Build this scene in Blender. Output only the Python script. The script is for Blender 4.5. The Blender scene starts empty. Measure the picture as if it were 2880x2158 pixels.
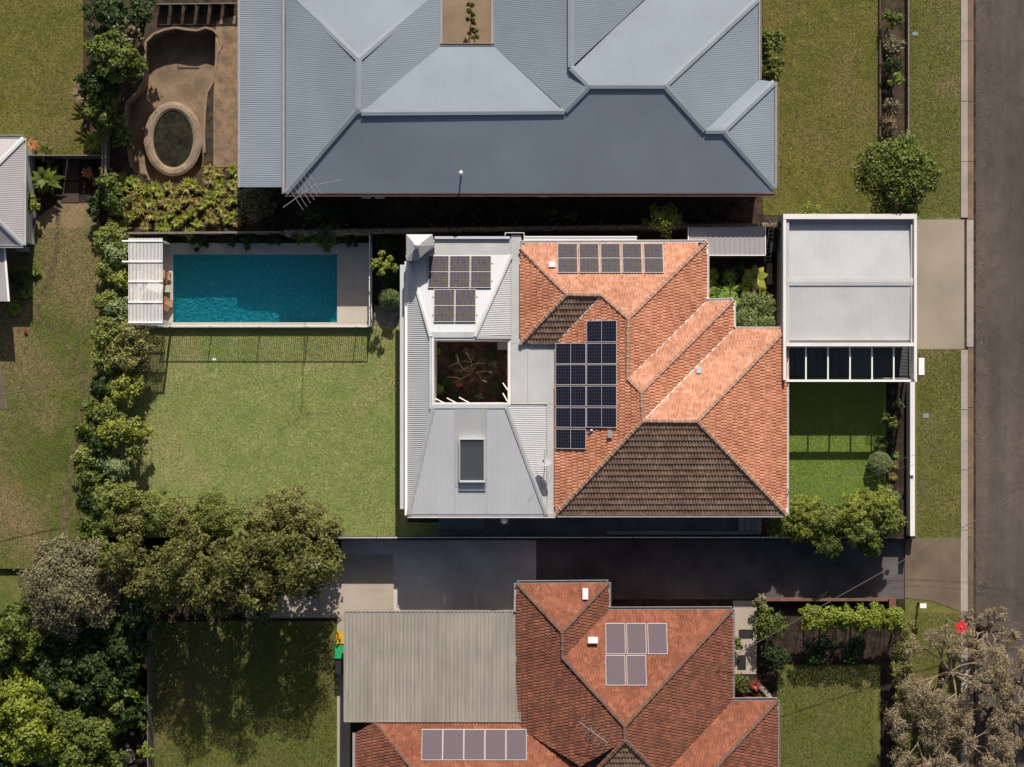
import bpy, bmesh, math, random
import numpy as np
from mathutils import Vector, Matrix
from mathutils.geometry import tessellate_polygon
R = math.radians
rnd = random.Random(11)
rng = np.random.default_rng(11)
scene = bpy.context.scene
COL = scene.collection

# ------------------------------------------------------------------ camera, sky, sun, exposure
K, H, CX, CY = 0.0178, 90.0, 1440.0, 1079.0      # metres per photo pixel on the lawn, drone height, picture centre
cam = bpy.data.cameras.new('camera'); camo = bpy.data.objects.new('camera', cam); COL.objects.link(camo)
camo.location = (0, 0, H); camo.rotation_euler = (0, 0, 0)
cam.sensor_width = 36.0; cam.lens = 36.0 * H / (2880 * K); cam.clip_start = 1; cam.clip_end = 3000
scene.camera = camo
SUN_EL, SUN_AZ = R(38), R(7)
world = bpy.data.worlds.new('World'); scene.world = world; world.use_nodes = True
wn = world.node_tree; wn.nodes.clear()
wo = wn.nodes.new('ShaderNodeOutputWorld'); wb = wn.nodes.new('ShaderNodeBackground'); sk = wn.nodes.new('ShaderNodeTexSky')
sk.sky_type = 'NISHITA'; sk.sun_disc = False; sk.sun_elevation = SUN_EL; sk.sun_rotation = SUN_AZ
sk.air_density = 1.0; sk.dust_density = 2.5; sk.ozone_density = 0.6
wb.inputs['Strength'].default_value = 0.070
wn.links.new(sk.outputs[0], wb.inputs['Color']); wn.links.new(wb.outputs[0], wo.inputs['Surface'])
sd = Vector((math.sin(SUN_AZ) * math.cos(SUN_EL), math.cos(SUN_AZ) * math.cos(SUN_EL), math.sin(SUN_EL)))
sun = bpy.data.lights.new('sun', 'SUN'); sun.energy = 5.0; sun.angle = R(0.5); sun.color = (1.0, 0.95, 0.88)
suno = bpy.data.objects.new('sun', sun); COL.objects.link(suno)
suno.rotation_euler = (-sd).to_track_quat('-Z', 'Y').to_euler(); suno.location = sd * 60
scene.view_settings.view_transform = 'Standard'; scene.view_settings.look = 'None'
scene.view_settings.exposure = 0.1; scene.view_settings.gamma = 1.0; scene.view_settings.use_curve_mapping = False
scene.render.engine = 'CYCLES'
scene.cycles.max_bounces = 8; scene.cycles.transparent_max_bounces = 12
scene.cycles.use_denoising = True

# ------------------------------------------------------------------ helpers
def P(x, y, z=0.0):
    """photo pixel seen at height z -> point of the place in metres"""
    s = K * (H - z) / H
    return Vector(((x - CX) * s, (CY - y) * s, z))

ORI = {}
def tag(o, label=None, cat=None, group=None, kind=None):
    if label: o['label'] = label
    if cat: o['category'] = cat
    if group: o['group'] = group
    if kind: o['kind'] = kind
    return o
def empty(name, loc, label, cat, group=None):
    o = bpy.data.objects.new(name, None); COL.objects.link(o); o.location = loc; o.empty_display_size = 0.3
    ORI[o.name] = Vector(loc)
    return tag(o, label, cat, group)
def origin(o): return ORI.get(o.name, Vector((0, 0, 0))) if o else Vector((0, 0, 0))
def link(name, me, parent=None, loc=None):
    o = bpy.data.objects.new(name, me); COL.objects.link(o)
    if parent: o.parent = parent
    return o

class MB:
    def __init__(s): s.v = []; s.f = []; s.m = []; s.cm = 0
    def add(s, vs, fs):
        b = len(s.v); s.v.extend([tuple(q) for q in vs]); s.f.extend([tuple(b + i for i in f) for f in fs]); s.m.extend([s.cm] * len(fs)); return s
    def prism(s, poly, z0, z1):
        """poly: list of (x,y) metres, z0/z1 numbers or lists"""
        n = len(poly)
        a = sum(poly[i][0] * poly[(i + 1) % n][1] - poly[(i + 1) % n][0] * poly[i][1] for i in range(n))
        if a < 0: poly = poly[::-1]
        zt = z1 if isinstance(z1, (list, tuple)) else [z1] * n
        if isinstance(z1, (list, tuple)) and a < 0: zt = list(z1)[::-1]
        vs = [(p[0], p[1], z0) for p in poly] + [(p[0], p[1], zt[i]) for i, p in enumerate(poly)]
        fs = [tuple(range(n - 1, -1, -1)), tuple(range(n, 2 * n))] + [(i, (i + 1) % n, n + (i + 1) % n, n + i) for i in range(n)]
        return s.add(vs, fs)
    def rect(s, x0, y0, x1, y1, z0, z1, zr=None):
        """box whose outline is given in photo pixels seen at height z1 (or zr)"""
        a = P(x0, y0, z1 if zr is None else zr); b = P(x1, y1, z1 if zr is None else zr)
        return s.prism([(a.x, a.y), (b.x, a.y), (b.x, b.y), (a.x, b.y)], z0, z1)
    def box(s, c, d, rot=0.0):
        cx, cy, cz = c; dx, dy, dz = d[0] / 2, d[1] / 2, d[2] / 2
        cs, sn = math.cos(rot), math.sin(rot)
        pts = [(cx + x * cs - y * sn, cy + x * sn + y * cs) for x, y in ((-dx, -dy), (dx, -dy), (dx, dy), (-dx, dy))]
        return s.prism(pts, cz - dz, cz + dz)
    def beam(s, A, B, w, h):
        """box of width w, height h along segment AB (centre line)"""
        A = Vector(A); B = Vector(B); d = (B - A)
        if d.length < 1e-6: return s
        d.normalize(); side = Vector((0, 0, 1)).cross(d)
        if side.length < 1e-3: side = Vector((1, 0, 0))
        side.normalize(); up = d.cross(side).normalized()
        vs = []
        for q in (A, B):
            for sx, sz in ((-1, -1), (1, -1), (1, 1), (-1, 1)): vs.append(q + side * (sx * w / 2) + up * (sz * h / 2))
        return s.add(vs, [(0, 1, 2, 3), (7, 6, 5, 4), (0, 4, 5, 1), (1, 5, 6, 2), (2, 6, 7, 3), (3, 7, 4, 0)])
    def roofcap(s, A, B, w, h):
        """low folded flashing over a ridge or hip"""
        A = Vector(A); B = Vector(B); d = (B - A).normalized(); side = Vector((0, 0, 1)).cross(d).normalized()
        up = Vector((0, 0, 1)); vs = []
        for q in (A, B):
            vs += [q - side * w / 2 - up * .03, q - side * w / 2 + up * .012, q + up * h, q + side * w / 2 + up * .012, q + side * w / 2 - up * .03]
        return s.add(vs, [(0, 1, 6, 5), (1, 2, 7, 6), (2, 3, 8, 7), (3, 4, 9, 8), (0, 5, 9, 4), (0, 4, 3, 2, 1), (5, 6, 7, 8, 9)])
    def tube(s, pts, rad, n=6, cap=True):
        pts = [Vector(p) for p in pts]
        if not isinstance(rad, (list, tuple)): rad = [rad] * len(pts)
        b = len(s.v); ref = Vector((0.13, 0.27, 0.95)).normalized()
        vs = []; fs = []
        for i, p in enumerate(pts):
            d = (pts[min(i + 1, len(pts) - 1)] - pts[max(i - 1, 0)])
            if d.length < 1e-6: d = Vector((0, 0, 1))
            d.normalize(); r2 = ref if abs(d.dot(ref)) < .95 else Vector((1, 0, 0))
            u = d.cross(r2).normalized(); w = d.cross(u)
            for k in range(n):
                a = 2 * math.pi * k / n; vs.append(p + (u * math.cos(a) + w * math.sin(a)) * rad[i])
        for i in range(len(pts) - 1):
            for k in range(n): fs.append((i * n + k, i * n + (k + 1) % n, (i + 1) * n + (k + 1) % n, (i + 1) * n + k))
        if cap: fs.append(tuple(range(n))[::-1]); fs.append(tuple((len(pts) - 1) * n + k for k in range(n)))
        return s.add(vs, fs)
    def lathe(s, c, prof, n=16):
        """prof: list of (radius, z) from bottom to top"""
        c = Vector(c); vs = []; fs = []
        for r, z in prof:
            for k in range(n):
                a = 2 * math.pi * k / n; vs.append((c.x + r * math.cos(a), c.y + r * math.sin(a), c.z + z))
        for i in range(len(prof) - 1):
            for k in range(n): fs.append((i * n + k, i * n + (k + 1) % n, (i + 1) * n + (k + 1) % n, (i + 1) * n + k))
        fs.append(tuple(range(n))[::-1]); fs.append(tuple((len(prof) - 1) * n + k for k in range(n)))
        return s.add(vs, fs)
    def build(s, name, mats, parent=None, smooth=False):
        me = bpy.data.meshes.new(name); o0 = origin(parent)
        me.from_pydata([(x - o0.x, y - o0.y, z - o0.z) for x, y, z in s.v], [], s.f)
        if not isinstance(mats, (list, tuple)): mats = [mats]
        for m in mats: me.materials.append(m)
        if len(mats) > 1: me.polygons.foreach_set('material_index', s.m)
        if smooth: me.polygons.foreach_set('use_smooth', [True] * len(me.polygons))
        me.update()
        o = link(name, me, parent); ORI[o.name] = o0.copy()
        return o
def npmesh(name, V, F, mat, parent=None, tint=None, smooth=False):
    """V (n,3) metres, F (m,k) quads or triangles"""
    o0 = origin(parent); V = np.asarray(V, dtype=np.float32) - np.array(o0, dtype=np.float32)
    k = F.shape[1]; me = bpy.data.meshes.new(name)
    me.vertices.add(len(V)); me.vertices.foreach_set('co', V.ravel())
    me.loops.add(F.size); me.loops.foreach_set('vertex_index', F.astype(np.int32).ravel())
    me.polygons.add(len(F)); me.polygons.foreach_set('loop_start', np.arange(0, F.size, k, dtype=np.int32))
    me.polygons.foreach_set('loop_total', np.full(len(F), k, dtype=np.int32))
    if smooth: me.polygons.foreach_set('use_smooth', np.ones(len(F), dtype=bool))
    me.update(calc_edges=True)
    if tint is not None:
        a = me.attributes.new('tint', 'FLOAT', 'FACE'); a.data.foreach_set('value', tint.astype(np.float32))
    me.materials.append(mat)
    o = link(name, me, parent); ORI[o.name] = o0.copy()
    return o

# ------------------------------------------------------------------ materials
def srgb(r, g, b):
    f = lambda c: (c / 255 / 12.92) if c / 255 <= .04045 else ((c / 255 + .055) / 1.055) ** 2.4
    return (f(r), f(g), f(b), 1.0)
def new_mat(name):
    m = bpy.data.materials.new(name); m.use_nodes = True; nt = m.node_tree; nt.nodes.clear()
    out = nt.nodes.new('ShaderNodeOutputMaterial'); bs = nt.nodes.new('ShaderNodeBsdfPrincipled')
    nt.links.new(bs.outputs[0], out.inputs[0]); return m, nt, bs, out
def nd(nt, typ, **kw):
    n = nt.nodes.new(typ)
    for k, v in kw.items(): setattr(n, k, v)
    return n
def pos(nt): return nt.nodes.new('ShaderNodeNewGeometry').outputs['Position']
def noise(nt, scale, detail=4, rough=.55, vec=None, dist=0):
    n = nd(nt, 'ShaderNodeTexNoise'); n.inputs['Scale'].default_value = scale; n.inputs['Detail'].default_value = detail
    n.inputs['Roughness'].default_value = rough; n.inputs['Distortion'].default_value = dist
    nt.links.new(vec if vec is not None else pos(nt), n.inputs['Vector']); return n.outputs['Fac']
def ramp(nt, fac, stops):
    r = nd(nt, 'ShaderNodeValToRGB'); e = r.color_ramp.elements
    while len(e) < len(stops): e.new(.5)
    for i, (p, c) in enumerate(stops): e[i].position = p; e[i].color = c if len(c) == 4 else (*c, 1)
    nt.links.new(fac, r.inputs[0]); return r.outputs[0]
def mix(nt, fac, a, b, mode='MIX'):
    m = nd(nt, 'ShaderNodeMix', data_type='RGBA', blend_type=mode)
    for i, q in ((0, fac), (6, a), (7, b)):
        if isinstance(q, (int, float)): m.inputs[i].default_value = q
        elif isinstance(q, tuple): m.inputs[i].default_value = q if len(q) == 4 else (*q, 1)
        else: nt.links.new(q, m.inputs[i])
    return m.outputs[2]
def bump(nt, bs, h, strength, dist=.02):
    b = nd(nt, 'ShaderNodeBump'); b.inputs['Strength'].default_value = strength; b.inputs['Distance'].default_value = dist
    nt.links.new(h, b.inputs['Height']); nt.links.new(b.outputs[0], bs.inputs['Normal'])
def c4(c): return (c[0], c[1], c[2], 1.0)
def plain(name, col, rough=.6, var=.12, scale=3.0, metal=0.0, fine=30.0, spec=.3, bmp=0.0, streak=None):
    """one colour with cloudy dirt and fine grain"""
    m, nt, bs, out = new_mat(name)
    n1 = noise(nt, scale, 5, .6); n2 = noise(nt, fine, 2, .6)
    lo = c4([q * (1 - var * 1.6) for q in col]); hi = c4([min(1, q * (1 + var)) for q in col])
    c = ramp(nt, n1, [(.3, lo), (.7, hi)]); g = ramp(nt, n2, [(.3, (1 - var,) * 3), (.7, (1,) * 3)])
    c = mix(nt, 1.0, c, g, 'MULTIPLY')
    if streak:
        mp = nd(nt, 'ShaderNodeMapping'); mp.inputs['Scale'].default_value = streak; nt.links.new(pos(nt), mp.inputs[0])
        c = mix(nt, 1.0, c, ramp(nt, noise(nt, 1.0, 6, .7, mp.outputs[0]), [(.32, (.80, .80, .78)), (.6, (1.05,) * 3)]), 'MULTIPLY')
    nt.links.new(c, bs.inputs['Base Color'])
    bs.inputs['Roughness'].default_value = rough; bs.inputs['Metallic'].default_value = metal; bs.inputs['Specular IOR Level'].default_value = spec
    if bmp: bump(nt, bs, n2, bmp, .01)
    return m
def lawnmat(name, a, b, dry, drypos=.62, dryscale=.25, fine=14.0, soft=.8):
    m, nt, bs, out = new_mat(name)
    n1 = noise(nt, .9, 6, .65, dist=.6); n2 = noise(nt, fine, 4, .75); n3 = noise(nt, dryscale, 5, .62, dist=.8); n4 = noise(nt, 3.6, 4, .7, dist=.4)
    c = ramp(nt, n1, [(.36, c4(a)), (.62, c4(b))])
    c = mix(nt, ramp(nt, n3, [(drypos - .08, (0, 0, 0)), (drypos + .1, (1, 1, 1))]), c, c4(dry))
    c = mix(nt, 1.0, c, ramp(nt, n4, [(.3, (1 - .26 * soft,) * 3), (.7, (1 + .15 * soft,) * 3)]), 'MULTIPLY')
    c = mix(nt, 1.0, c, ramp(nt, n2, [(.25, (1 - .42 * soft,) * 3), (.72, (1 + .3 * soft,) * 3)]), 'MULTIPLY')
    nt.links.new(c, bs.inputs['Base Color']); bs.inputs['Roughness'].default_value = .9; bs.inputs['Specular IOR Level'].default_value = .1
    bump(nt, bs, n2, .3 * soft, .02); return m
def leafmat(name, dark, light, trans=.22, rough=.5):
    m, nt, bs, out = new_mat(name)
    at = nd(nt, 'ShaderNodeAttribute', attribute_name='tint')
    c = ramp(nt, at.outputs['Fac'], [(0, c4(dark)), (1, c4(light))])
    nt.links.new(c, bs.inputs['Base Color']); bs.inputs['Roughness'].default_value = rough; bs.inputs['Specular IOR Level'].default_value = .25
    tr = nd(nt, 'ShaderNodeBsdfTranslucent'); nt.links.new(c, tr.inputs[0])
    ms = nd(nt, 'ShaderNodeMixShader'); ms.inputs[0].default_value = trans
    nt.links.new(bs.outputs[0], ms.inputs[1]); nt.links.new(tr.outputs[0], ms.inputs[2]); nt.links.new(ms.outputs[0], out.inputs[0])
    return m
def tilemat(name, c1, c2, c3, moss=None, mossfac=.5, sc=5.5, streak=False):
    """clay: every tile its own shade, soot and lichen in clouds"""
    m, nt, bs, out = new_mat(name)
    vo = nd(nt, 'ShaderNodeTexVoronoi'); vo.inputs['Scale'].default_value = sc; nt.links.new(pos(nt), vo.inputs['Vector'])
    sep = nd(nt, 'ShaderNodeSeparateColor'); nt.links.new(vo.outputs['Color'], sep.inputs[0])
    c = ramp(nt, sep.outputs[0], [(0, c4(c1)), (.5, c4(c2)), (1, c4(c3))])
    c = mix(nt, 1.0, c, ramp(nt, noise(nt, .8, 5, .6), [(.3, (.78, .76, .74)), (.7, (1.1, 1.1, 1.1))]), 'MULTIPLY')
    c = mix(nt, 1.0, c, ramp(nt, noise(nt, 22, 4, .7), [(.28, (.55, .52, .5)), (.6, (1.1, 1.1, 1.1))]), 'MULTIPLY')
    mp = nd(nt, 'ShaderNodeMapping'); mp.inputs['Scale'].default_value = (9, 1.6, 1.6); nt.links.new(pos(nt), mp.inputs[0])
    if streak: c = mix(nt, 1.0, c, ramp(nt, noise(nt, 1.6, 5, .7, mp.outputs[0]), [(.32, (.74, .69, .64)), (.56, (1.03,) * 3)]), 'MULTIPLY')
    if moss:
        c = mix(nt, ramp(nt, noise(nt, 9, 5, .72), [(mossfac - .08, (0, 0, 0)), (mossfac + .1, (1, 1, 1))]), c, c4(moss))
    nt.links.new(c, bs.inputs['Base Color']); bs.inputs['Roughness'].default_value = .85; bs.inputs['Specular IOR Level'].default_value = .2
    bump(nt, bs, noise(nt, 60, 3, .6), .3, .01); return m
def cellmat(name, cell, line, nx, ny, tintA=None, tintB=None, rough=.15, spec=.5):
    m, nt, bs, out = new_mat(name)
    uv = nd(nt, 'ShaderNodeTexCoord').outputs['UV']
    br = nd(nt, 'ShaderNodeTexBrick'); br.offset = 0.0; br.squash = 1.0
    br.inputs['Scale'].default_value = 1.0; br.inputs['Mortar Size'].default_value = .0016; br.inputs['Mortar Smooth'].default_value = .3
    br.inputs['Brick Width'].default_value = 1.0 / nx; br.inputs['Row Height'].default_value = 1.0 / ny
    br.inputs['Color1'].default_value = c4(cell); br.inputs['Color2'].default_value = c4(tintA or cell); br.inputs['Mortar'].default_value = c4(line)
    nt.links.new(uv, br.inputs['Vector'])
    c = br.outputs['Color']
    if tintB:
        mp = nd(nt, 'ShaderNodeMapping'); mp.inputs['Scale'].default_value = (nx * 1.0, 3.0, 1); nt.links.new(uv, mp.inputs[0])
        c = mix(nt, ramp(nt, noise(nt, 1.0, 2, .6, mp.outputs[0]), [(.42, (0, 0, 0)), (.6, (.75,) * 3)]), c, c4(tintB))
    nt.links.new(c, bs.inputs['Base Color']); bs.inputs['Roughness'].default_value = rough; bs.inputs['Specular IOR Level'].default_value = spec
    return m

M = {}
M['soil'] = plain('bare soil and leaf litter', (.075, .05, .032), .95, .5, 2.2, fine=18, bmp=.6)
M['soil_dark'] = plain('dark garden mulch', (.05, .032, .022), .95, .5, 2.5, fine=16, bmp=.6)
M['mulch'] = plain('red brown bark mulch', (.2, .085, .055), .95, .45, 3.5, fine=20, bmp=.6)
M['dirt'] = plain('pale dry dirt', (.27, .18, .11), .95, .3, 2.0, fine=14, bmp=.4)
M['lawn'] = lawnmat('mown buffalo lawn', (.19, .24, .068), (.27, .295, .10), (.36, .29, .14), .60, .14, soft=.55)
M['lawn_front'] = lawnmat('lush front lawn', (.13, .205, .036), (.175, .245, .046), (.2, .22, .06), .66, .3)
M['lawn_n'] = lawnmat('rough neighbour lawn', (.115, .115, .024), (.165, .145, .036), (.19, .14, .06), .58, .12, 9)
M['lawn_w'] = lawnmat('patchy western lawn', (.075, .10, .022), (.125, .14, .035), (.24, .17, .09), .54, .09, 9)
M['lawn_s'] = lawnmat('southern lawn', (.09, .115, .024), (.14, .145, .036), (.17, .14, .055), .60, .15, 9)
M['verge'] = lawnmat('dry verge grass', (.115, .125, .03), (.16, .15, .042), (.23, .17, .09), .60, .2, 9, soft=.6)
M['asphalt'] = plain('old brown grey asphalt', (.105, .085, .07), .92, .2, .12, fine=40, bmp=.3)
M['asphalt_dark'] = plain('dark asphalt', (.12, .105, .10), .92, .3, .5, fine=40, bmp=.3)
M['conc'] = plain('pale crossover concrete', (.33, .27, .21), .9, .1, .5, fine=30, bmp=.15)
M['conc_old'] = plain('old brown concrete', (.16, .115, .08), .9, .2, .6, fine=26, bmp=.2)
M['conc_grey'] = plain('grey driveway concrete', (.56, .50, .46), .9, .2, .45, fine=26, bmp=.2)
M['conc_pad'] = plain('cream concrete pad', (.42, .35, .28), .9, .1, .6, fine=26)
M['kerb'] = plain('weathered kerb concrete', (.21, .135, .09), .9, .2, 1.0, fine=20)
M['kerb_pale'] = plain('pale lay back kerb', (.36, .31, .26), .9, .12, 1.0, fine=20)
M['paver'] = plain('honed sandstone paver', (.50, .43, .355), .7, .07, .9, fine=30)
M['paver_step'] = plain('dark step concrete', (.3, .3, .305), .85, .15, 1.2, fine=30)
M['paver_brown'] = plain('brown paver', (.09, .06, .045), .9, .2, 1.0)
M['white'] = plain('white painted metal', (.84, .81, .78), .45, .03, .8)
M['render'] = plain('off white rendered wall', (.72, .68, .64), .85, .06, .8)
M['brick'] = plain('red brick wall', (.2, .08, .055), .9, .2, 4)
M['surfmist'] = plain('pale grey roof sheet', (.56, .555, .56), .42, .05, .7, spec=.4)
M['surfmist_flat'] = plain('pale grey flat sheet', (.47, .465, .45), .45, .08, .8, spec=.4)
M['zinc'] = plain('mid grey chimney sheet', (.34, .325, .325), .4, .06, 1.2, spec=.5)
M['shed'] = plain('taupe shed roof sheet', (.33, .295, .285), .5, .06, 1.0)
M['patio'] = plain('beige patio roof sheet', (.30, .265, .225), .55, .08, .7, streak=(5, .25, 1))
M['nroof'] = plain('blue grey roof sheet', (.222, .257, .295), .6, .07, .3, spec=.12)
M['nflash'] = plain('blue grey flashing', (.23, .265, .29), .55, .06, .8, spec=.15)
M['wroof'] = plain('pinkish pale roof sheet', (.38, .35, .35), .5, .05, .7)
M['gutter_red'] = plain('weathered red gutter', (.22, .12, .11), .6, .15, 3)
M['gutter_grey'] = plain('grey gutter', (.36, .32, .31), .6, .1, 3)
M['alu'] = plain('anodised aluminium', (.72, .70, .67), .35, .04, 3, metal=.35)
M['panel_frame'] = plain('satin panel frame', (.52, .49, .47), .7, .04, 3, spec=.05)
M['steel_dark'] = plain('dark steel', (.03, .028, .028), .5, .2, 3)
M['black_gate'] = plain('charcoal screen', (.012, .012, .013), .5, .2, 3)
M['antenna'] = plain('weathered antenna tube', (.3, .29, .3), .6, .05, 3, spec=.1)
M['steel'] = plain('galvanised steel', (.55, .55, .55), .35, .08, 4, metal=.6)
M['tile_pale'] = tilemat('sun bleached terracotta', (.56, .265, .165), (.66, .325, .21), (.74, .41, .28), (.38, .23, .15), .64, streak=True)
M['tile_orange'] = tilemat('orange terracotta', (.42, .17, .095), (.54, .225, .13), (.60, .28, .175), (.27, .16, .11), .64)
M['tile_moss'] = tilemat('mossy brown terracotta', (.20, .125, .085), (.27, .165, .115), (.36, .235, .17), (.18, .155, .085), .58)
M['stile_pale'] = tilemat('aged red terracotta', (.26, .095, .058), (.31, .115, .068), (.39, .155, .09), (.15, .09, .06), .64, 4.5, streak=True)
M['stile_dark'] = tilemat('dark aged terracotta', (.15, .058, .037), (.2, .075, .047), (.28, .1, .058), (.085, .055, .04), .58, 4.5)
M['ridge'] = plain('ridge terracotta', (.42, .225, .15), .85, .18, 3, fine=14)
M['sridge'] = plain('aged ridge terracotta', (.2, .10, .068), .85, .2, 3, fine=14)
M['mortar'] = plain('pale mortar', (.54, .39, .30), .9, .1, 6)
M['smortar'] = plain('dirty mortar', (.2, .13, .1), .9, .1, 6)
M['under'] = plain('dark batten underlay', (.12, .06, .04), .95, .2, 3)  # dark brown sheet below the tiles
M['bark'] = plain('grey brown bark', (.12, .085, .06), .95, .3, 6)
M['twig_pale'] = plain('pale bare twig', (.34, .26, .15), .85, .2, 6)
M['twig_pink'] = plain('pale pinkish twig', (.28, .205, .155), .85, .2, 6)
M['teak'] = plain('oiled teak', (.36, .17, .06), .6, .2, 8)
M['timber_grey'] = plain('silvered timber', (.2, .165, .135), .85, .2, 5)
M['brush'] = plain('dry brushwood', (.34, .27, .18), .95, .45, 7, fine=35, bmp=.8)
M['plastic_white'] = plain('white plastic', (.8, .78, .76), .4, .02, 3)
M['plastic_green'] = plain('green plastic', (.03, .33, .12), .45, .05, 3)
M['plastic_yellow'] = plain('yellow plastic', (.6, .36, .03), .45, .05, 3)
M['plastic_red'] = plain('red sign paint', (.55, .035, .035), .4, .05, 3)
M['plastic_blue'] = plain('blue plastic', (.03, .1, .3), .4, .05, 3)
M['pot'] = plain('pinkish clay pot', (.3, .2, .17), .8, .1, 4)
M['cable'] = plain('grey cable', (.13, .11, .1), .7, .05, 4)
M['cable_yellow'] = plain('yellow cable', (.55, .40, .12), .6, .1, 6)
M['dish'] = plain('matt grey dish', (.36, .35, .35), .6, .04, 3)
M['shell'] = plain('dry pool shell', (.24, .165, .105), .95, .22, 1.1, fine=12, bmp=.3)
M['shell_pale'] = plain('worn spa plaster', (.30, .22, .15), .95, .25, 1.6, fine=10)
M['coping'] = plain('pale old coping', (.26, .18, .12), .9, .15, 2.0)
M['cushion'] = plain('cream canvas', (.7, .66, .6), .8, .04, 4)
M['cell_black'] = cellmat('black solar cells', (.008, .008, .016), (.20, .20, .23), 12, 6, (.012, .01, .026), None, .12, .35)
M['cell_grey'] = cellmat('grey solar cells', (.075, .058, .078), (.33, .28, .28), 6, 12, (.05, .042, .10), (.10, .095, .035), .6, .04)  # reflection is put into the brighter cell colour, gloss kept low
M['cell_mauve'] = cellmat('mauve solar cells', (.125, .10, .108), (.17, .13, .15), 6, 10, (.12, .108, .09), (.15, .095, .14), .6, .04)  # lightened base colour carries the reflection here too

def glassmat(name, col, rough=.05, alpha_mix=.35):
    m, nt, bs, out = new_mat(name)
    bs.inputs['Base Color'].default_value = c4(col); bs.inputs['Roughness'].default_value = rough
    bs.inputs['Specular IOR Level'].default_value = .8
    tr = nd(nt, 'ShaderNodeBsdfTransparent'); tr.inputs[0].default_value = (.75, .8, .82, 1)
    ms = nd(nt, 'ShaderNodeMixShader'); ms.inputs[0].default_value = alpha_mix
    nt.links.new(bs.outputs[0], ms.inputs[1]); nt.links.new(tr.outputs[0], ms.inputs[2]); nt.links.new(ms.outputs[0], out.inputs[0])
    return m
M['glass'] = glassmat('dark skylight glass', (.08, .085, .09), .04, .3)
# pool water: clear tinted sheet with a rippled gloss
m, nt, bs, out = new_mat('street asphalt')
c = ramp(nt, noise(nt, .12, 5, .6), [(.3, (.075, .06, .052)), (.7, (.125, .10, .082))])
c = mix(nt, 1.0, c, ramp(nt, noise(nt, 1.3, 6, .7, dist=1.0), [(.3, (.78, .78, .8)), (.6, (1.06,) * 3)]), 'MULTIPLY')
mp = nd(nt, 'ShaderNodeMapping'); mp.inputs['Scale'].default_value = (1.0, .06, 1); nt.links.new(pos(nt), mp.inputs[0])
c = mix(nt, 1.0, c, ramp(nt, noise(nt, .9, 4, .6, mp.outputs[0]), [(.35, (.8,) * 3), (.65, (1.12,) * 3)]), 'MULTIPLY')
c = mix(nt, 1.0, c, ramp(nt, noise(nt, 45, 2, .6), [(.3, (.8,) * 3), (.7, (1.15,) * 3)]), 'MULTIPLY')
vo = nd(nt, 'ShaderNodeTexVoronoi', feature='DISTANCE_TO_EDGE'); vo.inputs['Scale'].default_value = .11
nz = nd(nt, 'ShaderNodeTexNoise'); nz.inputs['Scale'].default_value = 1.4; nt.links.new(pos(nt), nz.inputs['Vector'])
va = nd(nt, 'ShaderNodeVectorMath', operation='MULTIPLY_ADD'); va.inputs[1].default_value = (1.6, 1.6, 0); nt.links.new(nz.outputs['Color'], va.inputs[0]); nt.links.new(pos(nt), va.inputs[2]); nt.links.new(va.outputs[0], vo.inputs['Vector'])
c = mix(nt, ramp(nt, vo.outputs['Distance'], [(.002, (.35,) * 3), (.008, (0, 0, 0))]), c, (.05, .042, .038))
nt.links.new(c, bs.inputs['Base Color']); bs.inputs['Roughness'].default_value = .9; bs.inputs['Specular IOR Level'].default_value = .2; M['street'] = m
m, nt, bs, out = new_mat('pool water')
tr = nd(nt, 'ShaderNodeBsdfTransparent'); tr.inputs[0].default_value = (.14, .58, .70, 1)
gl = nd(nt, 'ShaderNodeBsdfGlossy'); gl.inputs['Roughness'].default_value = .06; gl.inputs[0].default_value = (1, 1, 1, 1)
fr = nd(nt, 'ShaderNodeFresnel'); fr.inputs[0].default_value = 1.33
b = nd(nt, 'ShaderNodeBump'); b.inputs['Strength'].default_value = .8; b.inputs['Distance'].default_value = .05
nt.links.new(noise(nt, 7, 3, .6, dist=.6), b.inputs['Height'])
nt.links.new(b.outputs[0], gl.inputs['Normal']); nt.links.new(b.outputs[0], fr.inputs['Normal'])
ms = nd(nt, 'ShaderNodeMixShader'); nt.links.new(fr.outputs[0], ms.inputs[0]); nt.links.new(tr.outputs[0], ms.inputs[1]); nt.links.new(gl.outputs[0], ms.inputs[2])
nt.links.new(ms.outputs[0], out.inputs[0]); M['water'] = m
# pool lining: glazed mosaic, ripple light painted in as a warped bright web
m, nt, bs, out = new_mat('pool mosaic with ripple light')
vo = nd(nt, 'ShaderNodeTexVoronoi'); vo.inputs['Scale'].default_value = 11; vo.feature = 'F1'
nz = nd(nt, 'ShaderNodeTexNoise'); nz.inputs['Scale'].default_value = 2.5; nt.links.new(pos(nt), nz.inputs['Vector'])
va = nd(nt, 'ShaderNodeVectorMath', operation='MULTIPLY_ADD'); va.inputs[1].default_value = (.22, .22, .22)
nt.links.new(nz.outputs['Color'], va.inputs[0]); nt.links.new(pos(nt), va.inputs[2]); nt.links.new(va.outputs[0], vo.inputs['Vector'])
c = ramp(nt, vo.outputs['Distance'], [(.0, (.50, .62, .54)), (.45, (.60, .72, .63)), (.9, (1, 1, 1))])
nt.links.new(c, bs.inputs['Base Color']); bs.inputs['Roughness'].default_value = .4; M['mosaic'] = m
M['murky'] = plain('murky green water', (.035, .032, .012), .12, .5, 1.6, fine=5, spec=.6)

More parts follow.
